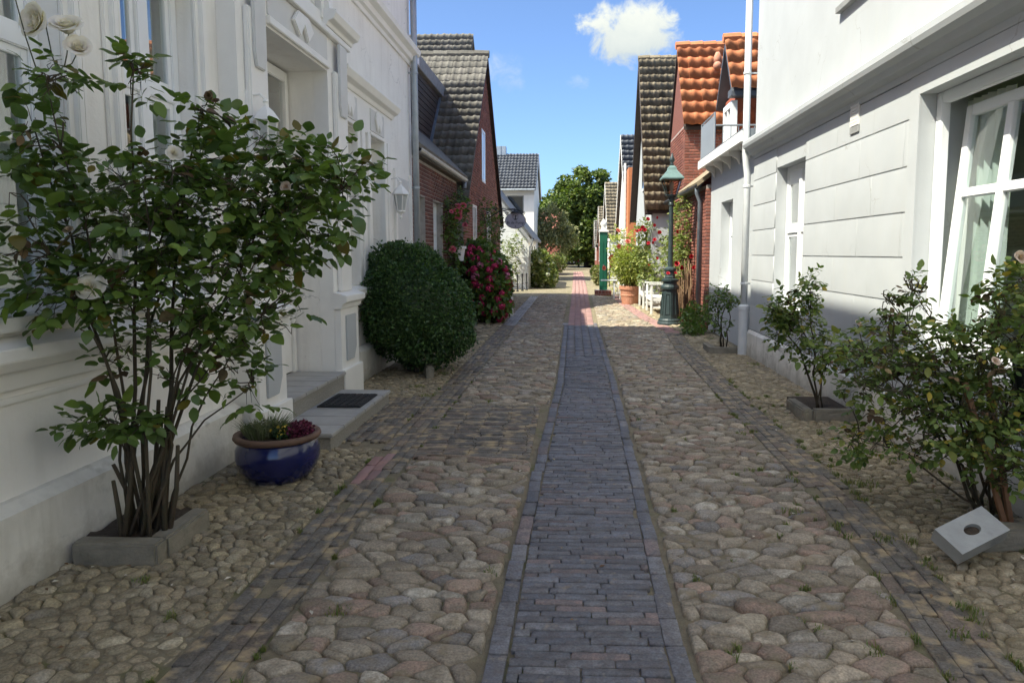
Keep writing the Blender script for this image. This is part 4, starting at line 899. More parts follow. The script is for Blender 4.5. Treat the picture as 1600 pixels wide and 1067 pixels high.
m = MB(); m.box(a, a + .06, 40.03, 40.08, c, d); m.box(b - .06, b, 40.03, 40.08, c, d); m.box(a + .06, b - .06, 40.03, 40.08, d - .06, d); P(g_, 'frame', m, M['greyboard'])
c2, s2, L2 = slope(3.4, 2.32)
m = MB(); m.prism([(39.7, 5.10), (43.1, 7.42), (46.5, 5.10), (46.5, 5.02), (43.1, 7.30), (39.7, 5.02)], 'x', -9, -2.08); rf = P(T_, 'roof', m, M['tile_blue'])
it = tile_items((-2.06 - 24 * .19, 39.66, 5.12), (1, 0, 0), (0, c2, s2), (0, -s2, c2), 24, 12, .19, L2 / 12, T_PAN, 9, lift=.02); pieces(rf, 'tile', it, M['tile_blue'], 300, stuff='tile_field')
m = MB(); m.prism([(39.7, 5.0), (43.1, 7.28), (46.5, 5.0), (46.5, 5.12), (43.1, 7.46), (39.7, 5.12)], 'x', -2.08, -2.03); P(T_, 'bargeboard', m, M['trim'])
m = MB(); m.tube([(-9, 39.64, 5.06), (-2.1, 39.64, 5.06)], .06, 8); P(T_, 'gutter', m, M['zinc'])
m = MB(); m.box(-4.55, -4.0, 42.9, 43.4, 7.0, 7.9); m.box(-4.3, -4.26, 42.88, 42.9, 7.2, 7.9); P(T_, 'chimney', m, M['zinc'], bevel=.02)
# far red brick houses at the end on the left
for (nm, lab, x1, y0, y1, zc_, zt_, ax) in (('small_brick_house', 'small red brick house half hidden by shrubs beyond the white houses', -1.75, 50, 55, 1.9, 3.6, 'x'), ('distant_brick_house', 'distant red gabled house showing above the pale olive tree', -1.15, 66, 70, 3.2, 5.3, 'y')):
    t = thing(nm, lab, 'house', (x1, y0, 0))
    m = MB()
    if ax == 'x': m.prism([(y0, 0), (y1, 0), (y1, zc_), ((y0 + y1) / 2, zt_), (y0, zc_)], 'x', -8, x1)
    else: m.box(-7, x1, y0, y1, 0, zc_)
    P(t, 'wall', m, M['brick_red'])
    m = MB(); m.prism([(y0 - .2, zc_ - .1), ((y0 + y1) / 2, zt_ + .1), (y1 + .2, zc_ - .1), (y1 + .2, zc_ - .2), ((y0 + y1) / 2, zt_), (y0 - .2, zc_ - .2)], 'x', -8, x1 + .12); P(t, 'roof', m, M['brick_red'])
    m = MB(); m.box(x1 - .02, x1 + .02, y0 + 1.5, y0 + 2.4, .9, min(1.9, zc_)); g_ = P(t, 'window', m, M['upvc']); m = MB(); m.box(x1 + .02, x1 + .025, y0 + 1.6, y0 + 2.3, 1.0, min(1.8, zc_ - .1)); P(g_, 'pane', m, M['glass'])

# ================================================================== RIGHT SIDE: white extension with roof terrace
X_ = thing('white_extension', 'low white extension with bracketed eaves and a roof terrace', 'house', (2.85, 13, 0))
OX = (12.95, 13.95, .95, 2.56)
m = MB(); wall(m, 'x', 2.85, 3.1, 11.21, 15.0, 0, 3.30, [OX]); wall(m, 'y', 14.8, 15.0, 3.1, 7, 0, 3.3); wall(m, 'x', 6.9, 7.0, 11.3, 14.8, 0, 3.3); P(X_, 'wall', m, M['plaster_smooth'])
wd = window(X_, 3.02, 1, *OX, mull=0, trans=(1.95,), fr=.09, bar=.05, curt=[(13.05, 13.85)])
m = MB(); m.box(2.80, 3.02, OX[0] - .03, OX[1] + .03, OX[2] - .06, OX[2] - .002); P(wd, 'sill', m, M['trim'])
m = MB(); m.box(2.60, 7, 11.25, 14.98, 3.36, 3.50); P(X_, 'terrace_deck', m, M['lead'])
m = MB(); m.box(2.57, 2.60, 11.25, 15.02, 3.30, 3.46); m.box(2.60, 2.85, 11.25, 15.0, 3.325, 3.36); P(X_, 'fascia', m, M['trim'])
for k in range(5):
    m = MB(); y = 11.75 + k * .72; m.prism([(2.85, 3.10), (2.85, 3.325), (2.66, 3.325), (2.70, 3.25), (2.80, 3.20)], 'y', y, y + .09); P(X_, 'bracket', m, M['trim'], bevel=.005)
m = MB(); m.box(2.63, 2.655, 13.75, 15.0, 3.40, 4.15); m.tube([(2.64, 13.7, 3.45), (2.64, 13.7, 4.2)], .02, 6); m.tube([(2.64, 15.02, 3.45), (2.64, 15.02, 4.2)], .02, 6); rp = P(X_, 'side_panel', m, M['greypanel'])
m = MB(); m.tube([(2.64, 15.05, 4.2), (5.6, 15.05, 4.2)], .018, 6); m.tube([(2.64, 15.05, 3.6), (5.6, 15.05, 3.6)], .014, 6); m.tube([(2.64, 13.7, 4.2), (2.64, 15.05, 4.2)], .018, 6)
rl_ = P(X_, 'railing', m, M['zinc'])
for k in range(12):
    m = MB(); x = 2.75 + k * .16; m.tube([(x, 15.05, 3.5), (x, 15.05, 4.2)], .009, 5); P(rl_, 'baluster', m, M['zinc'])
# house with the red slate dormer rising behind the terrace
D_ = thing('red_dormer_house', 'orange tiled dormer with red diamond slates above the white extension', 'house', (3.4, 16, 0))
m = MB(); m.box(3.42, 8, 15.55, 16.6, 0, 4.95); P(D_, 'wall', m, M['slate_red'])
m = MB(); m.box(3.32, 3.44, 15.44, 15.56, 3.5, 4.78); m.box(3.32, 3.42, 15.56, 16.3, 3.5, 3.62); m.box(3.32, 3.42, 15.56, 16.3, 4.66, 4.78); m.box(3.32, 3.42, 16.2, 16.3, 3.62, 4.66); m.box(3.33, 3.41, 15.88, 15.95, 3.62, 4.66); fr_ = P(D_, 'window', m, M['upvc'])
m = MB(); m.box(3.40, 3.41, 15.56, 16.2, 3.62, 4.66); P(fr_, 'pane', m, M['glass'])
rr = random.Random(81); DIA = base('diamond', [(0, 0, 0), (.5, -.62, .012), (1, 0, .0), (.5, .62, 0), (0, 0, -.012), (.5, -.62, -.004), (1, 0, -.012)], [(0, 1, 2, 3), (0, 4, 5, 1), (1, 5, 6, 2)]); it = []
for j in range(9):
    for i in range(14):
        x = 3.44 + (i + (.5 if j % 2 else 0)) * .24; z = 3.55 + j * .15
        if 3.43 < x < 5.8 and z < 4.72: it.append((DIA, FR((1, 0, 0), (0, 0, 1), (0, -1, 0), (x - .0, 15.54 - .004 * (j % 2) - rr.uniform(0, .004), z), (.24, .24, 1))))
pieces(D_, 'slate', it, M['slate_red'], 300, stuff='slate_field')
m = MB(); m.box(3.26, 8, 15.2, 15.56, 4.84, 4.98); m.prism([(15.1, 4.90), (15.9, 6.10), (16.7, 4.9), (16.7, 4.8), (15.9, 5.96), (15.1, 4.8)], 'x', 3.24, 8); rf = P(D_, 'roof', m, M['slateboard'])
c2, s2, L2 = slope(.84, 1.22); it = tile_items((3.22, 15.06, 4.93), (1, 0, 0), (0, c2, s2), (0, -s2, c2), 11, 4, .265, L2 / 4, T_PAN, 10, lift=.03); pieces(rf, 'tile', it, M['tile_orange'], 300, stuff='tile_field')
m = MB()
for k in range(9): m.tube([(3.20 + k * .34, 15.9, 6.17), (3.56 + k * .34, 15.9, 6.18)], [.10, .11], 8)
P(rf, 'ridge_tile', m, M['tile_orange'], kind='stuff')
# ================================================================== red brick house with the orange roof
B = thing('orange_roofed_house', 'red brick house with bright orange pantile roof beyond the terrace', 'house', (2.75, 18, 0))
m = MB(); m.box(2.765, 8, 18.115, 20.7, 0, 4.75); P(B, 'main_wall', m, M['mortar']); m = MB(); m.prism([(18.2, 4.7), (20.7, 4.7), (19.45, 6.75)], 'x', 2.77, 8); P(B, 'gable', m, M['brick_red'])
it = brick_items((0, 18.115, 0), (1, 0, 0), (0, -1, 0), 2.76, 4.4, 2.6, 4.75, lambda u, z: True, seed=12) + brick_items((2.765, 0, 0), (0, 1, 0), (-1, 0, 0), 18.11, 20.7, .1, 4.72, lambda u, z: True, seed=13)
pieces(B, 'brick', it, M['brick_red'], 300, stuff='brickwork')
yA, yB, zA, zB = 17.95, 19.45, 4.72, 6.98; c2, s2, L2 = slope(yB - yA, zB - zA)
m = MB(); m.prism([(yA + .05, zA - .03), (yB, zB - .04), (20.95, zA - .03), (20.95, zA - .12), (yB, zB - .15), (yA + .05, zA - .12)], 'x', 2.72, 8); rf = P(B, 'roof', m, M['darkwood'])
it = tile_items((2.70, yA, zA), (1, 0, 0), (0, c2, s2), (0, -s2, c2), 10, 7, .262, L2 / 7, T_PAN, 11, lift=.02); pieces(rf, 'tile', it, M['tile_orange'], 300, stuff='tile_field')
m = MB()
for k in range(9): m.tube([(2.68 + k * .34, yB, zB + .03), (3.04 + k * .34, yB, zB + .045)], [.10, .11], 8)
P(rf, 'ridge_tile', m, M['tile_orange'], kind='stuff')
m = MB(); m.lathe([(.07, 6.1), (.075, 6.35), (.10, 6.36), (.10, 6.5), (.05, 6.62)], 3.63, 18.65, 10); m.ball((3.60, 18.5, 6.25), .11, .11, .11, 10, 6); P(rf, 'vent_pipe', m, M['terracotta'], smooth=True)
m = MB(); wall(m, 'x', 2.765, 2.98, 15.02, 18.1, 0, 3.0); P(B, 'wing_wall', m, M['mortar'])
it = brick_items((2.765, 0, 0), (0, 1, 0), (-1, 0, 0), 15.03, 18.1, .02, 2.98, lambda u, z: True, seed=14) + brick_items((0, 15.02, 0), (1, 0, 0), (0, -1, 0), 2.757, 2.98, .02, 2.98, lambda u, z: True, seed=15)
pieces(B, 'wing_brick', it, M['brick_red'], 300, stuff='wing_brickwork')
m = MB(); m.prism([(2.58, 2.97), (4.3, 4.3), (4.3, 4.4), (2.55, 3.05)], 'y', 15.04, 18.1); P(B, 'wing_roof', m, M['tile_dark'])
m = MB(); m.box(3.0, 4.3, 17.9, 18.1, 0, 3.2); m.prism([(2.98, 3.0), (4.3, 3.0), (4.3, 4.25), (2.98, 3.25)], 'y', 15.05, 15.1); P(B, 'wing_gable', m, M['lead'])
m = MB(); m.tube([(2.62, 15.1, 3.0), (2.62, 20.5, 3.0)], .065, 8); gt = P(B, 'gutter', m, M['iron'])
m = MB(); m.tube([(2.62, 15.35, 2.98), (2.62, 15.36, 2.86), (2.70, 15.42, 2.68), (2.70, 15.42, .03)], .05, 10); dp = P(gt, 'downpipe', m, M['lead'], smooth=True)
# ================================================================== dark tiled house, white gable to the street
Q = thing('dark_tiled_house', 'house with steep dark mossy tile roof and white gable under brown boards', 'house', (2.25, 23.5, 0))
yA, yB, yC, zA, zB = 20.85, 23.55, 26.3, 2.85, 7.75
m = MB(); m.prism([(20.95, 0), (26.2, 0), (26.2, 2.85), (yB, zB - .25), (20.95, 2.85)], 'x', 2.30, 8); P(Q, 'wall', m, M['plaster_smooth'])
for o in ((21.7, 22.5, 1.0, 2.3), (24.3, 25.1, 1.0, 2.3), (23.2, 23.9, 3.6, 4.9)):
    m = MB(); m.box(2.27, 2.31, *o); g_ = P(Q, 'window', m, M['upvc']); m = MB(); m.box(2.264, 2.27, o[0] + .08, o[1] - .08, o[2] + .08, o[3] - .08); P(g_, 'pane', m, M['glass'])
m = MB(); m.prism([(yA, zA - .03), (yB, zB - .04), (yC, zA - .03), (yC, zA - .12), (yB, zB - .2), (yA, zA - .12)], 'x', 2.10, 8); rf = P(Q, 'roof', m, M['darkwood'])
c2, s2, L2 = slope(yB - yA, zB - zA); it = tile_items((2.08, yA - .03, zA - .02), (1, 0, 0), (0, c2, s2), (0, -s2, c2), 12, 18, .19, L2 / 18, T_DBL, 16, lift=.02); pieces(rf, 'tile', it, M['tile_dark'], 300, stuff='tile_field')
m = MB()
for k in range(9): m.tube([(2.06 + k * .34, yB, zB + .02), (2.42 + k * .34, yB, zB + .035)], [.09, .10], 8)
P(rf, 'ridge_tile', m, M['tile_dark'], kind='stuff')
m = MB(); m.prism([(yA, zA - .22), (yB, zB - .32), (yC, zA - .22), (yC, zA - .0), (yB, zB - .02), (yA, zA - .0)], 'x', 2.07, 2.10); P(Q, 'bargeboard', m, M['darkwood'])
m = MB(); m.prism([(yA + .05, zA - .16), (yB, zB - .24), (yC - .05, zA - .16), (yC - .05, zA - .13), (yB, zB - .21), (yA + .05, zA - .13)], 'x', 2.10, 2.30); P(Q, 'soffit', m, M['darkwood'])
# ---- houses further up on the right
def far_house(name, label, x, ya, yb, yc, za, zb, tile, wallm, tw=.22, ok=True, strip=None):
    t = thing(name, label, 'house', (x, ya, 0))
    m = MB(); m.prism([(ya + .1, 0), (yc - .1, 0), (yc - .1, za), (yb, zb - .2), (ya + .1, za)], 'x', x + .15, x + 6); P(t, 'wall', m, wallm)
    m = MB(); m.prism([(ya, za - .03), (yb, zb - .04), (yc, za - .03), (yc, za - .12), (yb, zb - .18), (ya, za - .12)], 'x', x, x + 6); rf = P(t, 'roof', m, M['darkwood'])
    c2, s2, L2 = slope(yb - ya, zb - za); n = max(6, int(L2 / .33)); it = tile_items((x - .02, ya - .02, za - .02), (1, 0, 0), (0, c2, s2), (0, -s2, c2), int(2.6 / tw), n, tw, L2 / n, T_DBL, 17, lift=.02)
    pieces(rf, 'tile', it, tile, 300, stuff='tile_field')
    m = MB(); m.prism([(ya, za - .18), (yb, zb - .22), (yc, za - .18), (yc, za), (yb, zb), (ya, za)], 'x', x - .03, x); P(t, 'bargeboard', m, M['trim'])
    for o in ((yb - 1.6, yb - .7, .9, 2.1), (yb + .6, yb + 1.5, .9, 2.1)):
        m = MB(); m.box(x + .12, x + .16, *o); g_ = P(t, 'window', m, M['upvc']); m = MB(); m.box(x + .114, x + .12, o[0] + .08, o[1] - .08, o[2] + .08, o[3] - .08); P(g_, 'pane', m, M['glass'])
    return t
t = far_house('grey_tiled_house', 'narrow house with grey tile roof and pale verge behind the dark tiled house', 2.18, 29.6, 33.3, 37, 2.6, 6.95, M['tile_blue'], M['plaster'])
m = MB(); m.box(2.06, 2.14, 29.3, 29.5, .4, 5.2); P(t, 'flue_board', m, M['trim'])
m = MB(); m.box(2.16, 2.55, 28.2, 29.2, 0, 4.9); P(t, 'orange_extension', m, M['tile_orange'])
far_house('mossy_tiled_house', 'dark mossy tiled roof further up, next in line after the grey tiled house', 2.15, 44.5, 48.5, 52.5, 2.6, 6.3, M['tile_dark'], M['plaster'])
far_house('distant_tiled_house', 'dark tiled roof of middle height near the end of the right hand row', 2.05, 54.5, 58, 61.5, 2.5, 5.3, M['tile_dark'], M['brick_red'])
far_house('last_brick_house', 'smallest tiled roof with brick gable at the far end by the big tree', 2.0, 64, 67, 70, 2.2, 4.6, M['tile_grey'], M['brick_red'])

# ================================================================== VEGETATION
def leaf_variant(key, curl, fold, wd):
    st = [(.0, 0), (.12, .55), (.32, .92), (.55, .95), (.78, .62), (.92, .28), (1.0, 0)]; v = []; f = []
    for t, w_ in st:
        zc = -curl * t * t + .03 * math.sin(t * 7 + curl * 20); v += [(t, w_ * wd, zc + fold * w_ * (.8 + .3 * math.sin(t * 9))), (t, 0, zc), (t, -w_ * wd, zc + fold * w_ * (.8 + .3 * math.cos(t * 8)))]
    for i in range(len(st) - 1):
        for j in (0, 1):
            q = [3 * i + j, 3 * i + j + 1, 3 * i + 4 + j, 3 * i + 3 + j]
            if i == 0: q = [1, 3 + j + 1, 3 + j] if j == 0 else [1, 5, 4]
            if i == len(st) - 2: q = [3 * i + j, 3 * i + j + 1, 3 * i + 4]
            f.append(tuple(q))
    return base(key, v, f)
LV = [leaf_variant('leaf0', .10, .07, .34), leaf_variant('leaf1', .22, .04, .37), leaf_variant('leaf2', .02, .10, .32), leaf_variant('leaf3', .30, .12, .35)]
def rvec(rr): 
    while True:
        v = Vector((rr.uniform(-1, 1), rr.uniform(-1, 1), rr.uniform(-1, 1)))
        if .05 < v.length < 1: return v.normalized()
def leaf_mat(p, d, up, L_, rr):
    d = d.normalized(); n = (up - d * up.dot(d)); n = n.normalized() if n.length > 1e-3 else d.orthogonal().normalized(); y = n.cross(d)
    return FR(d, y, n, p, (L_, L_, L_))
def compound(items, p, d, s, rr, n=5):
    """a rose leaf: a rachis with a terminal leaflet and pairs"""
    d = d.normalized(); up = (Vector((0, 0, 1)) + rvec(rr) * .55).normalized(); side = d.cross(up).normalized()
    sp = [(1.25, 0)] + [(.85, 1), (.85, -1)] + ([(.30, 1), (.30, -1)] if n == 5 else [])
    for (t, sd) in sp:
        q = p + d * (s * t) + side * (sd * s * .06); dd = (d * (1 if sd == 0 else .45) + side * sd + rvec(rr) * .22 - Vector((0, 0, .18)))
        items.append((LV[rr.randrange(4)], leaf_mat(q, dd, (up + rvec(rr) * .35), s * rr.uniform(.78, 1.15) * (1.1 if sd == 0 else .9), rr)))
def bush(root, b0, blobs, ncl, ls, seed, lm, ncane=None, spread=.08, r0=.013, limit=300, twigr=.0022, dry=0, sub=7, stemm='stem'):
    rr = random.Random(seed); b0 = Vector(b0); canes = []; nodes = []
    tw = sum(b[6] for b in blobs)
    for bi, (x, y, z, rx, ry, rz, w_) in enumerate(blobs):
        c = Vector((x, y, z)); k = 2 if w_ >= 7 else 1
        for q in range(k):
            st = b0 + Vector((rr.uniform(-spread, spread), rr.uniform(-spread, spread), 0)); e = c + Vector((rr.uniform(-.5, .5) * rx, rr.uniform(-.5, .5) * ry, rr.uniform(-.2, .6) * rz))
            h = e - st; mid = st + h * .45 + Vector((-h.x * .18 + rr.uniform(-.05, .05), -h.y * .15 + rr.uniform(-.05, .05), abs(h.z) * .14)); pts = []
            for i in range(8):
                t = i / 7; p = st * (1 - t) ** 2 + mid * 2 * t * (1 - t) + e * t * t; pts.append(p + rvec(rr) * .026 * (0 < i < 7))
            ra = r0 * rr.uniform(.7, 1.15); mb = MB(); mb.tube(pts, [ra * (1 - .72 * i / 7) for i in range(8)], 6); P(root, 'cane', mb, M['stem'], smooth=True, recalc=False)
            nodes += pts[3:]
    tws = MB(); ends = []
    for (x, y, z, rx, ry, rz, w_) in blobs:
        for q in range(max(3, int(sub * math.sqrt(w_)))):
            v = rvec(rr) * rr.uniform(.45, 1.0); e = Vector((x + v.x * rx, y + v.y * ry, z + v.z * rz))
            s_ = min(nodes, key=lambda n: (n - e).length + .3 * max(0, n.z - e.z)); m_ = (s_ + e) / 2 + rvec(rr) * .04 + Vector((0, 0, .03)); pts = [s_, s_ * .45 + m_ * .55 + rvec(rr) * .01, m_ * .6 + e * .4, e]
            tws.tube(pts, [twigr * 2.2, twigr * 1.9, twigr * 1.5, twigr], 4, cap=False); ends += [pts[2], e, m_]
    items = []; dryi = []
    cum = np.cumsum([b[6] for b in blobs]) / tw
    for q in range(ncl):
        x, y, z, rx, ry, rz, w_ = blobs[int(np.searchsorted(cum, rr.random()))]
        v = rvec(rr) * rr.random() ** .42; p = Vector((x + v.x * rx, y + v.y * ry, z + v.z * rz))
        s_ = min(ends, key=lambda n: (n - p).length)
        if (s_ - p).length > .03: tws.tube([s_, (s_ + p) / 2 + rvec(rr) * .012, p], [twigr, twigr * .8, twigr * .6], 3, cap=False)
        out = Vector((v.x, v.y, v.z * .5)) + rvec(rr) * .8 + Vector((0, 0, .05))
        compound(dryi if rr.random() < dry else items, p, out, ls * rr.uniform(.55, 1.3), rr, 5 if rr.random() < .7 else 3)
    P(root, 'twigs', tws, M[stemm], recalc=False, kind='stuff')
    pieces(root, 'leaf', items, lm, limit, smooth=True, stuff='foliage')
    if dryi: pieces(root, 'dry_leaf', dryi, M['leaf_dry'], 60, stuff='dry_foliage')
    BUSH_ENDS[root] = ends + nodes; return nodes, ends
BUSH_ENDS = {}
def bloom_mesh(seed, n1=5, rings=6, open_=1.0):
    """a full rose: rings of cupped, ruffled petals round a bud"""
    rr = random.Random(seed); mb = MB()
    for r in range(rings):
        t = r / max(1, rings - 1); np_ = n1 + (r > 2); rad = .04 + .16 * t; tilt = (.08 + 1.0 * t ** 1.1) * open_; L_ = .46 + .42 * t; wd = .24 + .24 * t
        for k in range(np_):
            a = 2 * math.pi * (k + .5 * (r % 2)) / np_ + rr.uniform(-.2, .2); ca, sa = math.cos(a), math.sin(a); vs = []; tl_ = tilt + rr.uniform(-.12, .12); ph = rr.uniform(0, 6)
            o_, u_ = rad, .05 + .10 * (1 - t)
            for i in range(5):
                u = i / 4; ang = tl_ * (.35 + .75 * u) + (.55 * t if i == 4 else 0)
                if i: o_ += L_ / 4 * math.sin(ang); u_ += L_ / 4 * math.cos(ang)
                hw = wd * math.sin(math.pi * (.16 + .60 * u)); ruf = .05 * math.sin(ph + i * 2.3) * u
                for j in (-1, -.5, 0, .5, 1):
                    ox = o_ - .15 * j * j * (1 - .4 * u); vs.append((ca * ox - sa * j * hw, sa * ox + ca * j * hw, u_ + (.07 * j * j * (1 - u) + ruf * j + rr.uniform(-.012, .012))))
            mb.add(vs, [(5 * i + j, 5 * i + j + 1, 5 * i + 6 + j, 5 * i + 5 + j) for i in range(4) for j in range(4)])
    mb.ball((0, 0, .30), .10, .10, .22, 6, 4)
    return mb
for i in range(3): q = bloom_mesh(i, 5, 6, 1.0 - .1 * i); base('bloom%d' % i, q.v, q.f)
q = bloom_mesh(9, 3, 2, .5); base('bud', q.v, q.f)
def blooms(root, name, lst, mat, seed=0, key=None, towards=(0.2, -1, .35)):
    rr = random.Random(seed); it = []; en = BUSH_ENDS.get(root); stk = MB()
    for (x, y, z, r) in lst:
        if en:      # the stalk that carries it
            b = Vector((x, y, z)); a = min(en, key=lambda q: (q - b).length + (.25 if q.z > b.z else 0)); stk.tube([a, (a + b) / 2 + Vector((0, 0, -.02)), b + Vector((0, 0, r * .1))], [.0032, .0028, .0026], 5, cap=False)
        n = (Vector(towards) + rvec(rr) * .55).normalized(); t = n.orthogonal().normalized(); a = rr.uniform(0, 6.28); t = Matrix.Rotation(a, 3, n) @ t
        it.append((key or 'bloom%d' % rr.randrange(3), FR(t, n.cross(t), n, (x, y, z), (r, r, r))))
    pieces(root, name, it, mat, 300, smooth=True)
    if stk.v: P(root, 'flower_stalks', stk, M['stem_green'], recalc=False, kind='stuff')
def leaf_cloud(root, name, pts, size, mat, seed, out=None, aspect=.5, upb=.6, kind='stuff', droop=0.0, sv=.35):
    rs = np.random.RandomState(seed); pts = np.asarray(pts, float); n = len(pts)
    d = rs.normal(size=(n, 3)); 
    if out is not None: d = d * .8 + np.asarray(out) * 1.0
    d[:, 2] -= droop; d /= np.linalg.norm(d, axis=1, keepdims=True) + 1e-9
    up = rs.normal(size=(n, 3)) * .6 + np.array((0, 0, upb)); up -= d * (up * d).sum(1, keepdims=True); up /= np.linalg.norm(up, axis=1, keepdims=True) + 1e-9
    sd = np.cross(up, d); s = size * (1 + sv * rs.uniform(-1, 1, n))[:, None]
    v = np.stack([pts, pts + (d * .45 + sd * aspect + up * .12) * s, pts + d * s, pts + (d * .45 - sd * aspect + up * .12) * s], 1).reshape(-1, 3) - np.array(ORG[root])
    i = np.arange(n) * 4; lv = np.stack([i, i + 2, i + 1, i, i + 3, i + 2], 1).ravel(); lt = np.full(2 * n, 3)
    me = mesh_np(name, v, lt, lv, mat, False); o = bpy.data.objects.new(name, me); C.objects.link(o); o.parent = root; ORG[o] = ORG[root]
    if kind: o['kind'] = kind
    return o
def blob_pts(blobs, n, seed, shell=.4):
    rs = np.random.RandomState(seed); wsum = np.array([b[6] for b in blobs], float); idx = rs.choice(len(blobs), n, p=wsum / wsum.sum()); B_ = np.array([b[:6] for b in blobs])[idx]
    v = rs.normal(size=(n, 3)); v /= np.linalg.norm(v, axis=1, keepdims=True); v *= (rs.rand(n, 1) ** shell)
    return B_[:, :3] + v * B_[:, 3:6], v
# ---- hero rose by the villa wall, in its concrete edging
bed = thing('concrete_edging', 'dark concrete kerb box round the base of the tall white rose', 'planter', (-2.3, 3.6, 0))
m = MB(); m.box(-2.57, -2.12, 3.41, 3.51, -.02, .12); P(bed, 'kerb', m, M['concrete'], bevel=.012, worn=.004); m = MB(); m.box(-2.225, -2.12, 3.512, 3.95, -.02, .115); P(bed, 'kerb', m, M['concrete'], bevel=.012, worn=.004)
m = MB(); n = 12
for j in range(n + 1):
    for i in range(n + 1): m.v.append((-2.58 + .37 * i / n, 3.49 + .53 * j / n, .07 + .008 * math.sin(i * 2.3 + j) + .015 * random.Random(i * 31 + j).random() + .02 * (1 - i / n)))
m.f = [(j * (n + 1) + i, j * (n + 1) + i + 1, (j + 1) * (n + 1) + i + 1, (j + 1) * (n + 1) + i) for j in range(n) for i in range(n)]; P(bed, 'soil', m, M['soil'], smooth=True)
HR = thing('rose_bush', 'tall rose bush with cream blooms growing from the concrete edging against the villa', 'rose bush', (-2.33, 3.62, .09))
HB = [(-1.77, 3.80, 1.93, 0.51, 0.30, 0.37, 14), (-1.37, 3.90, 1.98, 0.28, 0.25, 0.25, 5), (-2.19, 3.50, 1.84, 0.42, 0.22, 0.30, 7), (-2.00, 3.60, 1.52, 0.55, 0.30, 0.26, 10), (-2.40, 3.35, 1.38, 0.24, 0.18, 0.16, 3), (-2.50, 3.30, 2.09, 0.13, 0.13, 0.24, 2), (-2.41, 3.30, 2.39, 0.12, 0.12, 0.12, 1.6), (-2.36, 3.45, 0.71, 0.24, 0.13, 0.11, 1.8), (-1.86, 3.70, 1.21, 0.27, 0.25, 0.20, 2.6), (-2.20, 3.60, 2.48, 0.08, 0.08, 0.12, .6), (-1.90, 3.70, 2.31, 0.08, 0.10, 0.09, .7), (-2.50, 3.15, 1.67, 0.11, 0.11, 0.26, 1.6), (-1.54, 3.80, 1.69, 0.31, 0.25, 0.20, 4), (-1.76, 3.75, 0.89, 0.10, 0.15, 0.15, .6), (-2.12, 3.62, 1.08, 0.40, 0.2, 0.2, 2.2), (-1.62, 3.8, 1.30, .16, .15, .18, 1)]
nodes, ends = bush(HR, (-2.30, 3.62, .10), HB, 1200, .074, 101, M['leaf'], spread=.12, r0=.0115, dry=.03)
rr = random.Random(5)
for k in range(7):       # old woody stumps at the base
    m = MB(); a = rr.uniform(0, 6.28); x, y = -2.30 + .11 * math.cos(a), 3.62 + .11 * math.sin(a); h = rr.uniform(.25, .75)
    m.tube([(x, y, .05), (x + rr.uniform(-.03, .06), y + rr.uniform(-.03, .03), .08 + h * .5), (x + rr.uniform(-.05, .12), y + rr.uniform(-.05, .05), .1 + h)], [.016, .013, .010], 7); P(HR, 'old_cane', m, M['stem'], smooth=True)
blooms(HR, 'rose_bloom', [(-2.43, 3.29, 2.64, .105), (-2.335, 3.31, 2.61, .09), (-2.30, 3.32, 2.53, .075), (-2.31, 3.32, 1.43, .08), (-2.02, 3.58, 2.09, .05), (-2.50, 3.2, 2.75, .05)], M['rose_white'], 3)
blooms(HR, 'pale_rose_bloom', [(-1.50, 3.72, 1.94, .036), (-2.41, 3.33, 1.70, .03)], M['rose_pale'], 4)
blooms(HR, 'dead_bloom', [(-1.87, 3.68, 2.40, .03), (-1.84, 3.68, 2.37, .025)], M['leaf_dry'], 4)
one('twine', 'white twine tying the tall rose canes back to the wall', 'twine', MB().tube([(-2.68, 4.1, 1.22), (-2.2, 3.72, 1.205), (-1.75, 3.72, 1.20), (-1.62, 3.78, 1.27), (-1.55, 3.85, 1.33)], .0032, 5), M['twine'], (-2.2, 3.7, 1.2))
# ---- blue pot with lavender
pot = thing('blue_pot', 'cobalt blue glazed pot with a brown rim beside the entrance steps', 'pot', (-2.09, 4.86, 0))
m = MB(); m.lathe([(.17, 0), (.205, .015), (.262, .09), (.288, .17), (.285, .23), (.265, .28), (.255, .30)], -2.09, 4.86, 40); P(pot, 'body', m, M['blueglaze'], smooth=True)
m = MB(); m.lathe([(.254, .292), (.285, .295), (.298, .315), (.292, .335), (.262, .338), (.245, .33), (.242, .27), (.2, .26)], -2.09, 4.86, 40); P(pot, 'rim', m, M['rimclay'], smooth=True)
m = MB(); m.lathe([(.244, .295), (.12, .31), (.01, .315)], -2.09, 4.86, 20); P(pot, 'soil', m, M['soil'])
def tuft(name, label, cat, c, r, h, n, mat, seed, wide=.004, spread=.35, heads=None):
    t = thing(name, label, cat, c); rr = random.Random(seed); mb = MB(); tips = []
    for k in range(n):
        a = rr.uniform(0, 6.28); q = r * math.sqrt(rr.random()); x, y = c[0] + q * math.cos(a), c[1] + q * math.sin(a); hh = h * rr.uniform(.5, 1.1); dx, dy = spread * hh * math.cos(a) * q / r + rr.uniform(-.03, .03), spread * hh * math.sin(a) * q / r + rr.uniform(-.03, .03)
        w_ = Vector((-math.sin(a + 1), math.cos(a + 1), 0)) * wide; p0, p1, p2 = Vector((x, y, c[2])), Vector((x + dx * .4, y + dy * .4, c[2] + hh * .6)), Vector((x + dx, y + dy, c[2] + hh))
        mb.add([p0 - w_, p0 + w_, p1 + w_ * .8, p1 - w_ * .8, p2], [(0, 1, 2, 3), (3, 2, 4)]); tips.append(p2)
    P(t, 'blades', mb, mat, recalc=False, kind='stuff'); return t, tips
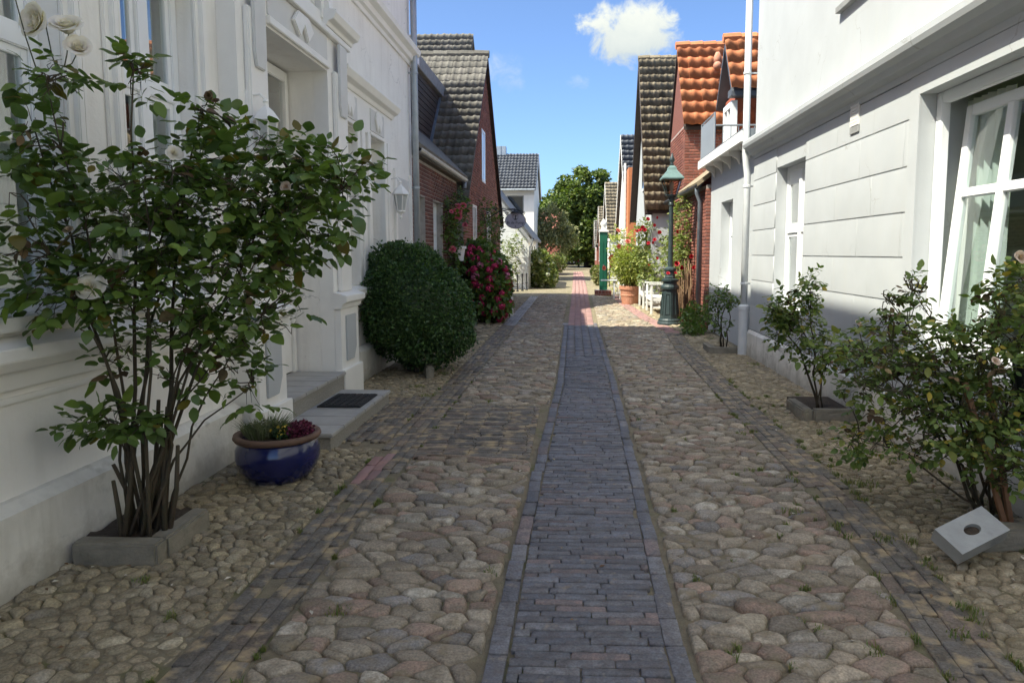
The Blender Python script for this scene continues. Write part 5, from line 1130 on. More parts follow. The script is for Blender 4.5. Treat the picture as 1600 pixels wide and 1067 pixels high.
t, tips = tuft('lavender', 'green lavender tuft growing in the blue pot', 'plant', (-2.17, 4.84, .31), .13, .14, 420, M['lavender'], 3, .003, .9)
leaf_cloud(t, 'leaves', blob_pts([(-2.17, 4.84, .36, .14, .13, .07, 1)], 900, 3)[0], .025, M['lavender'], 5, aspect=.18)
t = thing('viola', 'low green plant with yellow flecks between lavender and heather', 'plant', (-2.02, 4.83, .31)); leaf_cloud(t, 'leaves', blob_pts([(-2.02, 4.82, .34, .09, .11, .05, 1)], 600, 4)[0], .022, M['leaf_box'], 6, aspect=.4)
leaf_cloud(t, 'flowers', blob_pts([(-2.02, 4.80, .37, .08, .1, .035, 1)], 40, 8)[0], .02, mk('yellow_petal', (.6, .42, .05), rough=.6), 6, aspect=.5)
t = thing('heather', 'dark red heather at the right rim of the blue pot', 'plant', (-1.92, 4.84, .31)); leaf_cloud(t, 'flowers', blob_pts([(-1.91, 4.83, .36, .085, .12, .065, 1)], 900, 5)[0], .022, M['heather'], 7, aspect=.4)
# ---- clipped box bush
bx = thing('box_bush', 'large clipped dark green box bush leaning over the cobbles below the villa', 'bush', (-2.15, 9.4, 0))
rs = np.random.RandomState(77)
def egg(n, seed, r0=1.0):
    rs = np.random.RandomState(seed); v = rs.normal(size=(n, 3)); v /= np.linalg.norm(v, axis=1, keepdims=True)
    lump = 1 + .05 * np.sin(v[:, 0] * 7 + 1) * np.sin(v[:, 2] * 6) + .04 * np.sin(v[:, 1] * 9 + v[:, 2] * 5) + .03 * np.sin(v[:, 2] * 11 + 2) * np.sin(v[:, 0] * 8 + v[:, 1] * 7) + .035 * np.sin(v[:, 0] * 17) * np.sin(v[:, 2] * 15 + v[:, 1] * 13)
    r = r0 * lump; p = v * r[:, None] * np.array((.77, .82, .84)); sq = np.sign(p[:, 2]) * np.abs(p[:, 2]) 
    x = p[:, 0] * (1 - .22 * (p[:, 2] / .84)) + .0 - .16 * p[:, 2]; return np.stack([-2.13 + x, 9.42 + p[:, 1], .91 + p[:, 2] * .98], 1), v
pts, v = egg(26000, 5); k = 1 - .2 * rs.rand(len(pts), 1) ** 2; ctr = np.array((-2.13, 9.42, .91)); pts = ctr + (pts - ctr) * k + rs.normal(size=pts.shape) * .008
kk = np.random.RandomState(3).rand(260) ; sp_, sv_ = egg(260, 15); stray = np.concatenate([ctr + (sp_ - ctr) * (1 + .03 * j_ * kk[:, None]) + np.random.RandomState(j_).normal(size=sp_.shape) * .012 for j_ in range(1, 5)]); pts = np.concatenate([pts, stray]); v = np.concatenate([v, sv_, sv_, sv_, sv_])
leaf_cloud(bx, 'foliage', pts, .038, M['leaf_box'], 9, out=v, aspect=.36, upb=.3)
m = MB(); nu, nv_ = 28, 18
for j in range(nv_ + 1):
    for i in range(nu):
        th, ph = math.pi * j / nv_, 2 * math.pi * i / nu; z = -math.cos(th) * .84 * .80; x = .76 * .80 * math.sin(th) * math.cos(ph); m.v.append((-2.13 + x * (1 - .22 * z / .84) - .16 * z, 9.42 + .8 * .80 * math.sin(th) * math.sin(ph), .91 + z * .98))
m.f = [(j * nu + i, j * nu + (i + 1) % nu, (j + 1) * nu + (i + 1) % nu, (j + 1) * nu + i) for j in range(nv_) for i in range(nu)]; P(bx, 'inner_foliage', m, M['leaf_box'], smooth=True)
m = MB(); m.tube([(-2.2, 9.5, 0), (-2.18, 9.45, .3)], [.06, .05], 8); m.tube([(-2.1, 9.35, 0), (-2.0, 9.3, .35)], [.035, .03], 7); P(bx, 'trunk', m, M['bark'])
one('kerb_stone', 'dark kerb stone lying under the clipped box bush', 'stone', MB().obox((-1.86, 9.05, .07), .10, .34, .17, (0, .05, .3)), M['concrete'], (-1.86, 9.05, 0), bevel=.015, worn=.006)
# ---- hydrangea with magenta heads
hy = thing('hydrangea', 'hydrangea bush covered in dark magenta flower heads below the gabled brick house', 'bush', (-2.0, 16.4, 0))
HYB = [(-2.05, 16.4, .95, .62, .8, .75, 6), (-1.85, 16.2, .5, .45, .6, .45, 3), (-2.25, 16.6, 1.5, .45, .6, .4, 2)]
p_, v_ = blob_pts(HYB, 5200, 12, .3); leaf_cloud(hy, 'foliage', p_, .13, M['leaf'], 12, out=v_, aspect=.36, upb=.5, droop=.2)
m = MB()
for k in range(9): a = k * 2.4; m.tube([(-2.05 + .12 * math.cos(a), 16.4 + .15 * math.sin(a), 0), (-2.05 + .5 * math.cos(a), 16.4 + .55 * math.sin(a), 1.2)], [.015, .008], 5)
P(hy, 'stems', m, M['stem'], kind='stuff')
rr = random.Random(6); HD = MB()
for k in range(95):
    n = rvec(rr); t = n.orthogonal().normalized(); b = n.cross(t); s_ = rr.uniform(.20, .30); c = n * rr.uniform(.82, 1.05); HD.add([c - t * s_, c - b * s_ + n * .06, c + t * s_, c + b * s_ + n * .06], [(0, 1, 2, 3)])
base('hydhead', HD.v, HD.f); red = []; pink = []
pt_, vv_ = blob_pts(HYB, 500, 13, .12)
for p, v in zip(pt_, vv_):
    if v[1] < .35 and (v[0] > -.4) and p[2] < 1.72 and len(red) < 70 and all(np.linalg.norm(p - q[1][:3, 3]) > .15 for q in red + pink):
        (pink if (rr.random() < .07 and p[2] > .95) else red).append(('hydhead', TM(p, (rr.uniform(0, 6), rr.uniform(0, 6), 0), (rr.uniform(.075, .105),) * 3)))
pieces(hy, 'flower_head', red, M['hyd_red']); pieces(hy, 'pink_flower_head', pink, M['hyd_pink'])
# ---- climbing rose and flower pot on the cottage
cr_ = thing('climbing_rose', 'climbing rose with bright pink blooms on the brick cottage wall', 'rose', (-2.66, 15.6, 0))
bush(cr_, (-2.66, 15.6, .02), [(-2.60, 15.4, 2.2, .16, .7, .6, 5), (-2.60, 15.1, 1.1, .16, .45, .7, 3), (-2.55, 16.2, 2.65, .16, .5, .35, 2)], 420, .075, 103, M['leaf'], spread=.06, limit=120)
blooms(cr_, 'rose_bloom', [(-2.47, 15.3, 2.56, .10), (-2.52, 15.2, 2.45, .10), (-2.46, 15.35, 2.36, .10), (-2.42, 15.7, 2.63, .09), (-2.55, 14.9, 2.44, .06), (-2.40, 15.9, 2.2, .08), (-2.53, 14.9, 1.67, .09), (-2.47, 15.45, 2.48, .09)], M['rose_pink'], 5)
cr2 = thing('climbing_rose', 'sparse climbing rose reaching along the gabled brick house beyond the hydrangea', 'rose', (-2.5, 20.3, 0))
bush(cr2, (-2.5, 20.3, .02), [(-2.42, 19.6, 2.4, .18, .7, .7, 2), (-2.40, 22, 2.2, .18, .8, .9, 3), (-2.4, 20.5, 1.2, .2, .7, .7, 2)], 330, .09, 104, M['leaf'], spread=.08, limit=60)
blooms(cr2, 'rose_bloom', [(-2.1, 18.7, 1.50, .10), (-2.0, 19.2, 1.2, .07)], M['rose_pink'], 6)
wp = thing('white_wall_pot', 'small white flower pot hanging on the brick cottage beside the pink rose', 'pot', (-2.6, 15.75, 1.45))
m = MB(); m.lathe([(.09, 1.42), (.125, 1.68), (.155, 1.685), (.155, 1.745), (.13, 1.745), (.125, 1.70)], -2.52, 15.8, 16); P(wp, 'body', m, M['trim'], smooth=False)
m = MB(); m.box(-2.75, -2.62, 15.79, 15.81, 1.60, 1.63); P(wp, 'hook', m, M['iron'])
# ---- right roses
bigr = thing('rose_bush', 'broad rose bush with spent brown flower clusters beneath the open window', 'rose bush', (2.45, 4.25, 0))
BG = [(2.05, 4.30, 0.97, 0.46, 0.30, 0.29, 9), (2.32, 4.10, 0.89, 0.35, 0.25, 0.41, 9), (2.16, 4.10, 0.59, 0.42, 0.25, 0.24, 7), (1.90, 4.50, 0.82, 0.24, 0.20, 0.24, 3), (2.44, 4.00, 1.30, 0.18, 0.20, 0.27, 4), (2.37, 3.90, 0.50, 0.21, 0.20, 0.21, 3), (2.08, 4.40, 1.35, 0.06, 0.06, 0.14, .7), (1.91, 4.40, 1.27, 0.06, 0.06, 0.12, .5), (1.82, 4.80, 0.96, 0.13, 0.15, 0.11, 1), (1.82, 4.40, 0.43, 0.16, 0.15, 0.10, 1)]
nd_, en_ = bush(bigr, (2.52, 4.25, .0), BG, 1350, .047, 105, M['leaf_r'], spread=.10, r0=.012, dry=.05, sub=8)
blooms(bigr, 'rose_bloom', [(2.36, 3.88, 1.57, .045), (1.80, 4.55, 1.15, .03), (2.25, 3.85, 1.02, .03)], M['rose_pale'], 7)
rr = random.Random(8); ds = []
for k in range(26):
    b = BG[rr.choice([0, 0, 1, 2, 6, 7, 4])]; c = Vector((b[0] + rr.uniform(-.9, .9) * b[3], b[1] - b[4] * rr.uniform(.3, 1.0), b[2] + rr.uniform(-.7, 1.0) * b[5]))
    for j in range(5): v = rvec(rr) * .035; ds.append((c.x + v.x, c.y + v.y, c.z + v.z, .013))
blooms(bigr, 'seed_head', ds, M['leaf_dry'], 8, key='bud', towards=(0, -.3, 1))
for k, (x0, x1) in enumerate(((2.50, 2.22), (2.56, 2.38))):
    one('wooden_stake', ('slanting wooden stake' if k == 0 else 'steeper wooden stake nearer the wall') + ' propping up the broad rose bush', 'stake', MB().obox(((x0 + x1) / 2, 4.05 + .06 * k, .42), .026, .026, .95, (0, math.atan2(x1 - x0, .85), 0)), M['stake'], (x0, 4.05, 0))
midr = thing('rose_bush', 'upright rose with bare dark stems in a kerbed bed by the downpipe', 'rose bush', (2.40, 6.95, 0))
bush(midr, (2.42, 6.98, .05), [(2.12, 6.90, 0.89, 0.26, 0.25, 0.31, 5), (2.44, 6.90, 0.62, 0.20, 0.20, 0.26, 3), (2.28, 6.90, 1.23, 0.11, 0.12, 0.22, 2), (2.02, 6.90, 1.02, 0.14, 0.15, 0.20, 2)], 400, .056, 106, M['leaf_r'], spread=.05, r0=.012, dry=.05, limit=300)
kb = thing('kerb_planter', 'low dark kerb stones round the upright rose by the white wall', 'planter', (2.4, 7, 0))
for b in ((2.20, 2.30, 6.76, 7.30), (2.302, 2.72, 6.74, 6.84)):
    m = MB(); m.box(b[0], b[1], b[2], b[3], -.02, .115); P(kb, 'kerb', m, M['concrete'], bevel=.014, worn=.005)
m = MB(); m.box(2.3, 2.73, 6.84, 7.6, -.02, .07); P(kb, 'soil', m, M['soil'])
smr = thing('rose_bush', 'small dark rose with looping bare twigs in front of the white extension', 'rose bush', (2.5, 11.75, 0))
bush(smr, (2.48, 11.7, .05), [(2.36, 11.50, 0.90, 0.21, 0.20, 0.22, 3), (2.57, 11.50, 0.83, 0.13, 0.10, 0.12, 1), (2.24, 11.50, 0.63, 0.17, 0.15, 0.21, 1), (2.43, 11.50, 0.47, 0.19, 0.12, 0.17, .5)], 230, .05, 107, M['leaf'], spread=.08, r0=.014, limit=150)
m = MB()
for b in ((2.18, 2.28, 11.3, 11.9), (2.28, 2.75, 11.3, 11.4)): m.box(b[0], b[1], b[2], b[3], -.02, .10)
one('stone_edging', 'low stone edging round the small dark rose by the extension', 'planter', m, M['concrete'], (2.4, 11.5, 0))
t = thing('shrub', 'low leafy shrub at the foot of the brick wing downpipe', 'shrub', (2.45, 14.3, 0)); p_, v_ = blob_pts([(2.45, 14.3, .3, .3, .35, .32, 1), (2.35, 13.9, .12, .25, .3, .14, .5)], 900, 21); leaf_cloud(t, 'foliage', p_, .07, M['leaf'], 21, out=v_, aspect=.4)
m = MB(); m.tube([(2.45, 14.3, 0), (2.45, 14.3, .3)], .02, 6); P(t, 'stem', m, M['stem'])
# ---- marble block and kerb stone lower right, bucket
mb_ = thing('holed_marble_block', 'pale marble block with an oval hole tilted against a kerb stone', 'block', (2.05, 3.65, 0))
m = MB(); hw, hd, ht = .165, .085, .042; n = 32; ring = [(.05 * math.cos(2 * math.pi * k / n), .03 * math.sin(2 * math.pi * k / n)) for k in range(n)]
def sqr(k):
    a = 2 * math.pi * k / n; c, s_ = math.cos(a), math.sin(a); q = max(abs(c), abs(s_)); return (c / q * hw, s_ / q * hd)
vs = [(x, y, z) for z in (ht, -ht) for (x, y) in [sqr(k) for k in range(n)] + ring]; f = []
for k in range(n):
    k1 = (k + 1) % n; f += [(k, k1, n + k1, n + k), (2 * n + k, 3 * n + k, 3 * n + k1, 2 * n + k1), (k, 2 * n + k, 2 * n + k1, k1), (n + k, n + k1, 3 * n + k1, 3 * n + k)]
U_ = Vector((.30, .12, .085)); V_ = Vector((.115, -.10, -.055)); N_m = U_.cross(V_).normalized() * (1 if U_.cross(V_).z > 0 else -1); c_m = Vector((1.845, 3.6, .175)) + (U_ + V_) / 2 - N_m * ht
u_m = U_.normalized(); v_m = N_m.cross(u_m).normalized(); E_m = Matrix((u_m, v_m, N_m)).transposed()
m.add([c_m + E_m @ Vector(v) for v in vs], f); P(mb_, 'slab', m, M['marble'])
m = MB(); m.add([c_m + E_m @ Vector((.049 * math.cos(2 * math.pi * k / n), .029 * math.sin(2 * math.pi * k / n), ht - .022)) for k in range(n)], [tuple(range(n))]); P(mb_, 'hole_filling', m, M['soil'])
one('kerb_stone', 'weathered grey kerb stone carrying the tilted marble block', 'stone', MB().obox((2.42, 3.86, .055), .46, .13, .13, (0, 0, .12)), M['concrete'], (2.42, 3.86, 0), bevel=.014, worn=.006)
bk = thing('black_bucket', 'black plastic bucket hanging at the edge of the rose by the wall', 'bucket', (2.60, 4.0, .62))
m = MB(); m.lathe([(.10, .66), (.135, .98), (.145, .985), (.145, 1.0), (.128, 1.0), (.10, .70)], 2.62, 4.05, 20); P(bk, 'body', m, M['iron'], smooth=False)
m = MB(); m.tube([(2.62 + .14 * math.cos(a), 4.05, .99 - .10 * math.sin(a)) for a in np.linspace(0, math.pi, 12)], .004, 5); m.tube([(2.62, 4.18, .96), (2.765, 4.2, 1.0)], .006, 5); P(bk, 'handle', m, M['zinc'])

# ================================================================== STREET FURNITURE
lx, ly = 2.17, 15.98
LP = thing('street_lamp', 'dark green cast iron street lamp with a panelled foot and glazed lantern', 'street lamp', (lx, ly, 0))
m = MB(); m.lathe([(.27, -.02), (.27, .05), (.25, .07), (.25, .11), (.225, .14)], lx, ly, 24); m.lathe([(.215, .14), (.168, .78)], lx, ly, 8)
m.lathe([(.175, .78), (.20, .80), (.205, .85), (.18, .88), (.16, .90), (.15, .94), (.19, .97), (.195, 1.01), (.13, 1.03)], lx, ly, 24)
m.lathe([(.115, 1.03), (.12, 1.06), (.105, 1.10), (.115, 1.19), (.13, 1.21), (.13, 1.25), (.07, 1.29)], lx, ly, 16, flute=.06)
base_ = P(LP, 'foot', m, M['lampgreen'], bevel=0)
for k in range(8):
    a = 2 * math.pi * (k + .5) / 8; c, s_ = math.cos(a), math.sin(a); m = MB()
    def q(u, z):
        r = (.215 - (z - .14) * .0734) * math.cos(math.pi / 8) + .004; return (lx + c * r - s_ * u, ly + s_ * r + c * u, z)
    for (u0, u1, z0, z1) in ((-.055, -.045, .24, .70), (.045, .055, .24, .70), (-.045, .045, .24, .25), (-.045, .045, .69, .70)):
        k0 = (1 - .25 * (z0 - .24) / .46); k1 = (1 - .25 * (z1 - .24) / .46); A = [q(u0 * k0, z0), q(u1 * k0, z0), q(u1 * k1, z1), q(u0 * k1, z1)]; B_ = [(x + c * .01, y + s_ * .01, z) for x, y, z in A]
        m.add(A + B_, [(4, 5, 6, 7), (0, 1, 5, 4), (1, 2, 6, 5), (2, 3, 7, 6), (3, 0, 4, 7)])
    P(base_, 'panel_moulding', m, M['lampgreen'])
m = MB(); m.lathe([(.062, 1.27), (.055, 1.5), (.048, 2.62), (.062, 2.64), (.062, 2.68), (.05, 2.70), (.065, 2.78), (.10, 2.84), (.10, 2.86)], lx, ly, 14, flute=-.05); P(LP, 'pole', m, M['lampgreen'])
LT = MB(); tb, tt = .10, .195
for sx, sy in ((1, 1), (1, -1), (-1, -1), (-1, 1)): LT.tube([(lx + sx * tb, ly + sy * tb, 2.85), (lx + sx * tt, ly + sy * tt, 3.20)], .012, 5)
for z, t_ in ((2.86, tb), (3.20, tt)):
    for k in range(4):
        a, b = [((1, 1), (1, -1)), ((1, -1), (-1, -1)), ((-1, -1), (-1, 1)), ((-1, 1), (1, 1))][k]; LT.tube([(lx + a[0] * t_, ly + a[1] * t_, z), (lx + b[0] * t_, ly + b[1] * t_, z)], .014, 5)
lt_ = P(LP, 'lantern_frame', LT, M['lampgreen'])
for (a, b) in (((1, 1), (1, -1)), ((1, -1), (-1, -1)), ((-1, -1), (-1, 1)), ((-1, 1), (1, 1))):
    m = MB(); A = [(lx + a[0] * tb, ly + a[1] * tb, 2.86), (lx + b[0] * tb, ly + b[1] * tb, 2.86), (lx + b[0] * tt, ly + b[1] * tt, 3.20), (lx + a[0] * tt, ly + a[1] * tt, 3.20)]; m.add(A, [(0, 1, 2, 3)]); P(lt_, 'pane', m, M['lampglass'], recalc=False)
m = MB(); vs = []
for z, t_ in ((3.20, .235), (3.23, .235), (3.40, .10), (3.46, .085), (3.50, .05)): vs += [(lx + sx * t_, ly + sy * t_, z) for sx, sy in ((1, 1), (1, -1), (-1, -1), (-1, 1))]
m.add(vs, [(i * 4 + k, i * 4 + (k + 1) % 4, i * 4 + 4 + (k + 1) % 4, i * 4 + 4 + k) for i in range(4) for k in range(4)] + [(0, 1, 2, 3), (16, 17, 18, 19)]); P(LP, 'lantern_roof', m, M['copper'])
m = MB(); m.lathe([(.035, 3.49), (.05, 3.53), (.03, 3.56), (.055, 3.60), (.06, 3.64), (.035, 3.69), (.03, 3.71), (.006, 3.78)], lx, ly, 10); P(LP, 'finial', m, M['lampgreen'], smooth=True)
m = MB(); m.lathe([(.03, 2.86), (.03, 2.95), (.05, 3.0), (.05, 3.12), (.02, 3.16)], lx, ly, 10); P(LP, 'burner', m, M['milkglass'])
# reed screen behind the lamp
RS = thing('reed_screen', 'screen of upright brown reeds and dry stems along the brick wing behind the lamp', 'fence', (2.6, 16.9, 0)); rr = random.Random(4); it = []
ROD = MB(); ROD.tube([(0, 0, 0), (.02, .015, .35), (-.01, .01, .7), (.01, 0, 1)], [1, .95, .9, .7], 5); 
def rodbase(i):
    r_ = random.Random(i); q = MB(); q.tube([(0, 0, 0), (r_.uniform(-.03, .03), r_.uniform(-.03, .03), .35), (r_.uniform(-.03, .03), r_.uniform(-.03, .03), .7), (r_.uniform(-.04, .04), r_.uniform(-.04, .04), 1)], [.011, .010, .009, .006], 5); return base('rod%d' % i, q.v, q.f)
RODS = [rodbase(i) for i in range(5)]
for k in range(110):
    y = 16.0 + 2.0 * rr.random(); it.append((RODS[rr.randrange(5)], TM((2.60 + rr.uniform(-.06, .08), y, -.02), (rr.uniform(-.05, .05), rr.uniform(-.05, .05), rr.uniform(0, 6)), (1.3, 1.3, rr.uniform(.8, 1.5)))))
pieces(RS, 'stick', it, M['reed'], 300)
# roses on the sunny side
sr = thing('climbing_rose', 'tall climbing rose with red blooms on the brick wing behind the lamp', 'rose', (2.62, 17.6, 0))
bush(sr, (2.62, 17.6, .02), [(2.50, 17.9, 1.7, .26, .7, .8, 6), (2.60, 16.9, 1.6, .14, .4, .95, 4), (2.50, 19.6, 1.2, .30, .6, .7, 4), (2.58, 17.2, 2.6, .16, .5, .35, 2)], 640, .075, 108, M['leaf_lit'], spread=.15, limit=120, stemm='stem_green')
blooms(sr, 'rose_bloom', [(2.66, 16.2, 1.52, .06), (2.40, 16.5, 1.33, .075), (2.47, 16.45, 1.26, .07), (2.36, 16.45, 1.38, .05), (2.72, 16.2, 1.26, .06), (2.25, 15.75, 1.14, .05), (2.09, 15.72, 1.14, .05), (2.5, 17.3, 2.1, .05), (2.45, 18, 1.9, .05)], M['rose_red'], 9)
sr = thing('standard_rose', 'tall rose with red blooms against the white gable behind the benches', 'rose', (2.15, 21.4, 0))
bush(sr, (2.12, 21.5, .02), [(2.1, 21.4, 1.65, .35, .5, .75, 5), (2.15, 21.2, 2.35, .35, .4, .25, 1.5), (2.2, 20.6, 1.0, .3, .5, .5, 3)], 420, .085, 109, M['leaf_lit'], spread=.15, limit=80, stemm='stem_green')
blooms(sr, 'rose_bloom', [(2.14, 20.7, 2.55, .07), (2.40, 20.7, 2.60, .05), (2.0, 20.7, 2.33, .07), (1.96, 20.8, 2.25, .05), (1.87, 21, 2.22, .08), (2.06, 20.7, 2.25, .07), (2.31, 20.5, 2.38, .055), (2.38, 19.8, 2.16, .065), (2.10, 19.9, 1.86, .06), (2.25, 19.8, 1.95, .06), (2.2, 19.9, 1.88, .05), (2.18, 20.4, 1.26, .05), (2.25, 19.2, 1.45, .05)], M['rose_red'], 10)
sr = thing('pink_rose', 'light green rose with coral pink blooms around the green pump', 'rose', (1.65, 24.2, 0))
bush(sr, (1.65, 24.3, .02), [(1.65, 24.0, 1.75, .4, .5, .7, 6), (1.95, 24.2, 1.0, .35, .5, .6, 3), (1.52, 27.8, .75, .2, .4, .7, 2)], 430, .09, 110, M['leaf_lime'], spread=.15, limit=60, stemm='stem_green')
blooms(sr, 'rose_bloom', [(1.72, 22.5, 1.92, .11), (1.32, 24.2, 1.42, .17), (1.28, 24.2, 1.22, .12), (1.08, 25.2, 1.06, .10), (1.47, 23.6, 2.30, .10), (1.72, 22.3, 1.68, .12), (1.48, 23.2, 1.80, .10), (1.66, 22.6, 1.78, .08), (1.9, 22.4, 1.62, .07)], mk('coral_petal', (.62, .13, .10), (.66, .22, .18), .6, 20, trans=.2), 11)
# terracotta pot with bamboo
tx, ty = 1.80, 22.3
tpot = thing('terracotta_pot', 'large ribbed terracotta pot standing beside the white benches', 'pot', (tx, ty, 0))
m = MB(); m.lathe([(.245, 0), (.255, .02), (.295, .26), (.305, .265), (.31, .30), (.30, .31), (.32, .46), (.345, .465), (.35, .56), (.335, .575), (.30, .57), (.29, .48), (.1, .47)], tx, ty, 32); P(tpot, 'body', m, M['terracotta'], smooth=False); m = MB(); m.lathe([(.29, .50), (.02, .53)], tx, ty, 20); P(tpot, 'soil', m, M['soil'])
bb = thing('bamboo', 'bushy yellow green bamboo growing in the terracotta pot', 'plant', (tx, ty, .52))
p_, v_ = blob_pts([(tx, ty, 1.25, .60, .55, .55, 5), (tx + .1, ty, .85, .5, .5, .25, 2)], 4200, 31, .45); leaf_cloud(bb, 'foliage', p_, .13, M['leaf_lime'], 31, out=v_, aspect=.14, upb=.4, droop=.35)
m = MB(); rr = random.Random(2)
for k in range(26): a = rr.uniform(0, 6.28); r_ = rr.uniform(.05, .24); m.tube([(tx + r_ * math.cos(a), ty + r_ * math.sin(a), .5), (tx + 1.9 * r_ * math.cos(a), ty + 1.9 * r_ * math.sin(a), 1.3)], .006, 4)
P(bb, 'stems', m, M['stem_green'], kind='stuff')
# white benches
def bench(label, x0, x1, y0, y1, seat, top, back=True):
    t = thing('garden_bench', label, 'bench', ((x0 + x1) / 2, y0, 0), 'white garden benches'); w_ = .055
    for (x, y) in ((x0, y0), (x1 - w_, y0), (x0, y1 - w_), (x1 - w_, y1 - w_)):
        m = MB(); m.box(x, x + w_, y, y + w_, 0, top - .03); P(t, 'leg', m, M['whitewood'], bevel=.005)
    n = 6; wd = (x1 - x0 - .02) / n
    for k in range(n): m = MB(); m.box(x0 + .01 + k * wd, x0 + .01 + (k + 1) * wd - .012, y0 + .06, y1 - .06, seat, seat + .025); P(t, 'seat_slat', m, M['whitewood'])
    for y in (y0, y1 - w_):
        m = MB(); m.box(x0 - .04, x1 + .02, y - .01, y + w_ + .01, top - .03, top); P(t, 'armrest', m, M['whitewood'], bevel=.005)
        m = MB(); m.box(x0 + w_, x1 - w_, y + .01, y + w_ - .01, seat - .08, seat - .002); P(t, 'end_rail', m, M['whitewood'])
        m = MB(); m.box(x0 + w_, x1 - w_, y + .015, y + w_ - .015, .16, .21); P(t, 'stretcher', m, M['whitewood'])
    for x in (x0 + .005, x1 - .045): m = MB(); m.box(x, x + .04, y0 + w_, y1 - w_, seat - .075, seat - .003); P(t, 'long_rail', m, M['whitewood'])
    if back:
        for k in range(int((y1 - y0 - .2) / .16)): m = MB(); y = y0 + .14 + k * .16; m.box(x1 - .035, x1 - .015, y, y + .05, seat + .03, top + .12); P(t, 'back_slat', m, M['whitewood'])
        m = MB(); m.box(x1 - .05, x1 - .0, y0, y1, top + .12, top + .18); P(t, 'back_rail', m, M['whitewood'], bevel=.005)
    return t
bench('white slatted garden bench nearest the street lamp', 2.02, 2.55, 18.5, 19.7, .43, .80)
bench('white slatted garden bench between the terracotta pot and the nearer bench', 2.0, 2.5, 20.4, 21.6, .43, .78)
t = thing('white_stool_bench', 'small white plank bench between the green pump and the terracotta pot', 'bench', (1.35, 24.9, 0))
m = MB(); m.box(.98, 1.72, 24.75, 25.1, .62, .665); P(t, 'top_plank', m, M['whitewood'], bevel=.006)
for x in (1.42, 1.64):
    m = MB(); m.box(x, x + .05, 24.78, 25.07, 0, .62); P(t, 'leg', m, M['whitewood'])
for z in (.18, .42): m = MB(); m.box(1.47, 1.64, 24.80, 24.84, z, z + .06); P(t, 'rail', m, M['whitewood'])
# pump
PU = thing('hand_pump', 'tall dark green water pump with a white finial on a brick plinth', 'pump', (1.14, 26.7, 0))
m = MB(); m.box(.84, 1.44, 26.4, 27.0, 0, .215); pp = P(PU, 'plinth', m, M['mortar'])
it = []
for r in range(2):
    for k in range(5 if r else 3):
        w_ = .6 / (5 if r else 3); it.append((BRICK, FR((1, 0, 0), (0, -1, 0), (0, 0, 1), (.84 + k * w_ + .006, 26.404, .01 + r * .085), (w_ - .012, .016, .073 if not r else .12))))
    for k in range(5 if r else 3): it.append((BRICK, FR((0, 1, 0), (-1, 0, 0), (0, 0, 1), (.844, 26.4 + k * w_ + .006, .01 + r * .085), (w_ - .012, .016, .073 if not r else .12))))
pieces(pp, 'brick', it, M['brick_red'])
m = MB(); m.box(1.0, 1.29, 26.56, 26.84, .216, 2.36); P(PU, 'body', m, M['pumpgreen'], bevel=.015)
m = MB(); 
for x in (1.045, 1.155): m.box(x, x + .09, 26.545, 26.56, .35, 2.05)
P(PU, 'panel', m, M['pumpgreen'], bevel=.006, kind='stuff')
m = MB(); m.box(.955, 1.335, 26.52, 26.88, 2.362, 2.41); m.box(.98, 1.31, 26.54, 26.86, 2.41, 2.44); P(PU, 'cap', m, M['trim'], bevel=.01)
m = MB(); m.lathe([(.13, 2.44), (.10, 2.49), (.065, 2.53), (.11, 2.60), (.125, 2.67), (.10, 2.74), (.05, 2.79), (.03, 2.82), (.005, 2.85)], 1.145, 26.7, 16); P(PU, 'finial', m, M['trim'], smooth=True)
m = MB(); m.tube([(1.30, 26.62, 2.0), (1.36, 26.5, 2.02), (1.38, 26.45, 1.6), (1.37, 26.42, .7), (1.36, 26.4, .35)], [.02, .022, .018, .016, .014], 7); P(PU, 'handle', m, M['iron'], smooth=True)
m = MB(); m.tube([(1.15, 26.56, 1.15), (1.15, 26.40, 1.13), (1.15, 26.36, 1.04)], [.035, .03, .03], 8); P(PU, 'spout', m, M['iron'], smooth=True)
# hanging oval sign over the left footway
SG = thing('hanging_sign', 'grey oval shop sign with a pump emblem hanging from a wrought iron bracket', 'sign', (-2.6, 20.2, 2.5)); sx_, sz_ = -1.62, 2.50
m = MB(); n = 36; m.prism([(sx_ + .285 * math.cos(2 * math.pi * k / n), sz_ + .215 * math.sin(2 * math.pi * k / n)) for k in range(n)], 'y', 20.17, 20.20); bd_ = P(SG, 'board', m, M['signgrey'])
m = MB()
m.tube([(sx_ + .288 * math.cos(2 * math.pi * k / n), 20.185, sz_ + .218 * math.sin(2 * math.pi * k / n)) for k in range(n + 1)], .010, 5); P(bd_, 'rim', m, M['iron'])
def text_part(parent, name, s, loc, size, mat):
    cu = bpy.data.curves.new(name, 'FONT'); cu.body = s; cu.size = size; cu.align_x = 'CENTER'; cu.extrude = .002; o = bpy.data.objects.new(name, cu)
    me = bpy.data.meshes.new_from_object(o); bpy.data.objects.remove(o); me.materials.clear(); me.materials.append(mat); q = bpy.data.objects.new(name, me); C.objects.link(q); q.parent = parent
    q.matrix_basis = Matrix.Translation(Vector(loc) - ORG[parent]) @ Euler((R(90), R(-6) * 0, 0)).to_matrix().to_4x4() ; return q
text_part(bd_, 'lettering', 'Bi de Pump', (sx_, 20.166, sz_ - .09), .105, M['ink']); text_part(bd_, 'lettering', '8', (sx_, 20.166, sz_ - .185), .07, M['ink'])
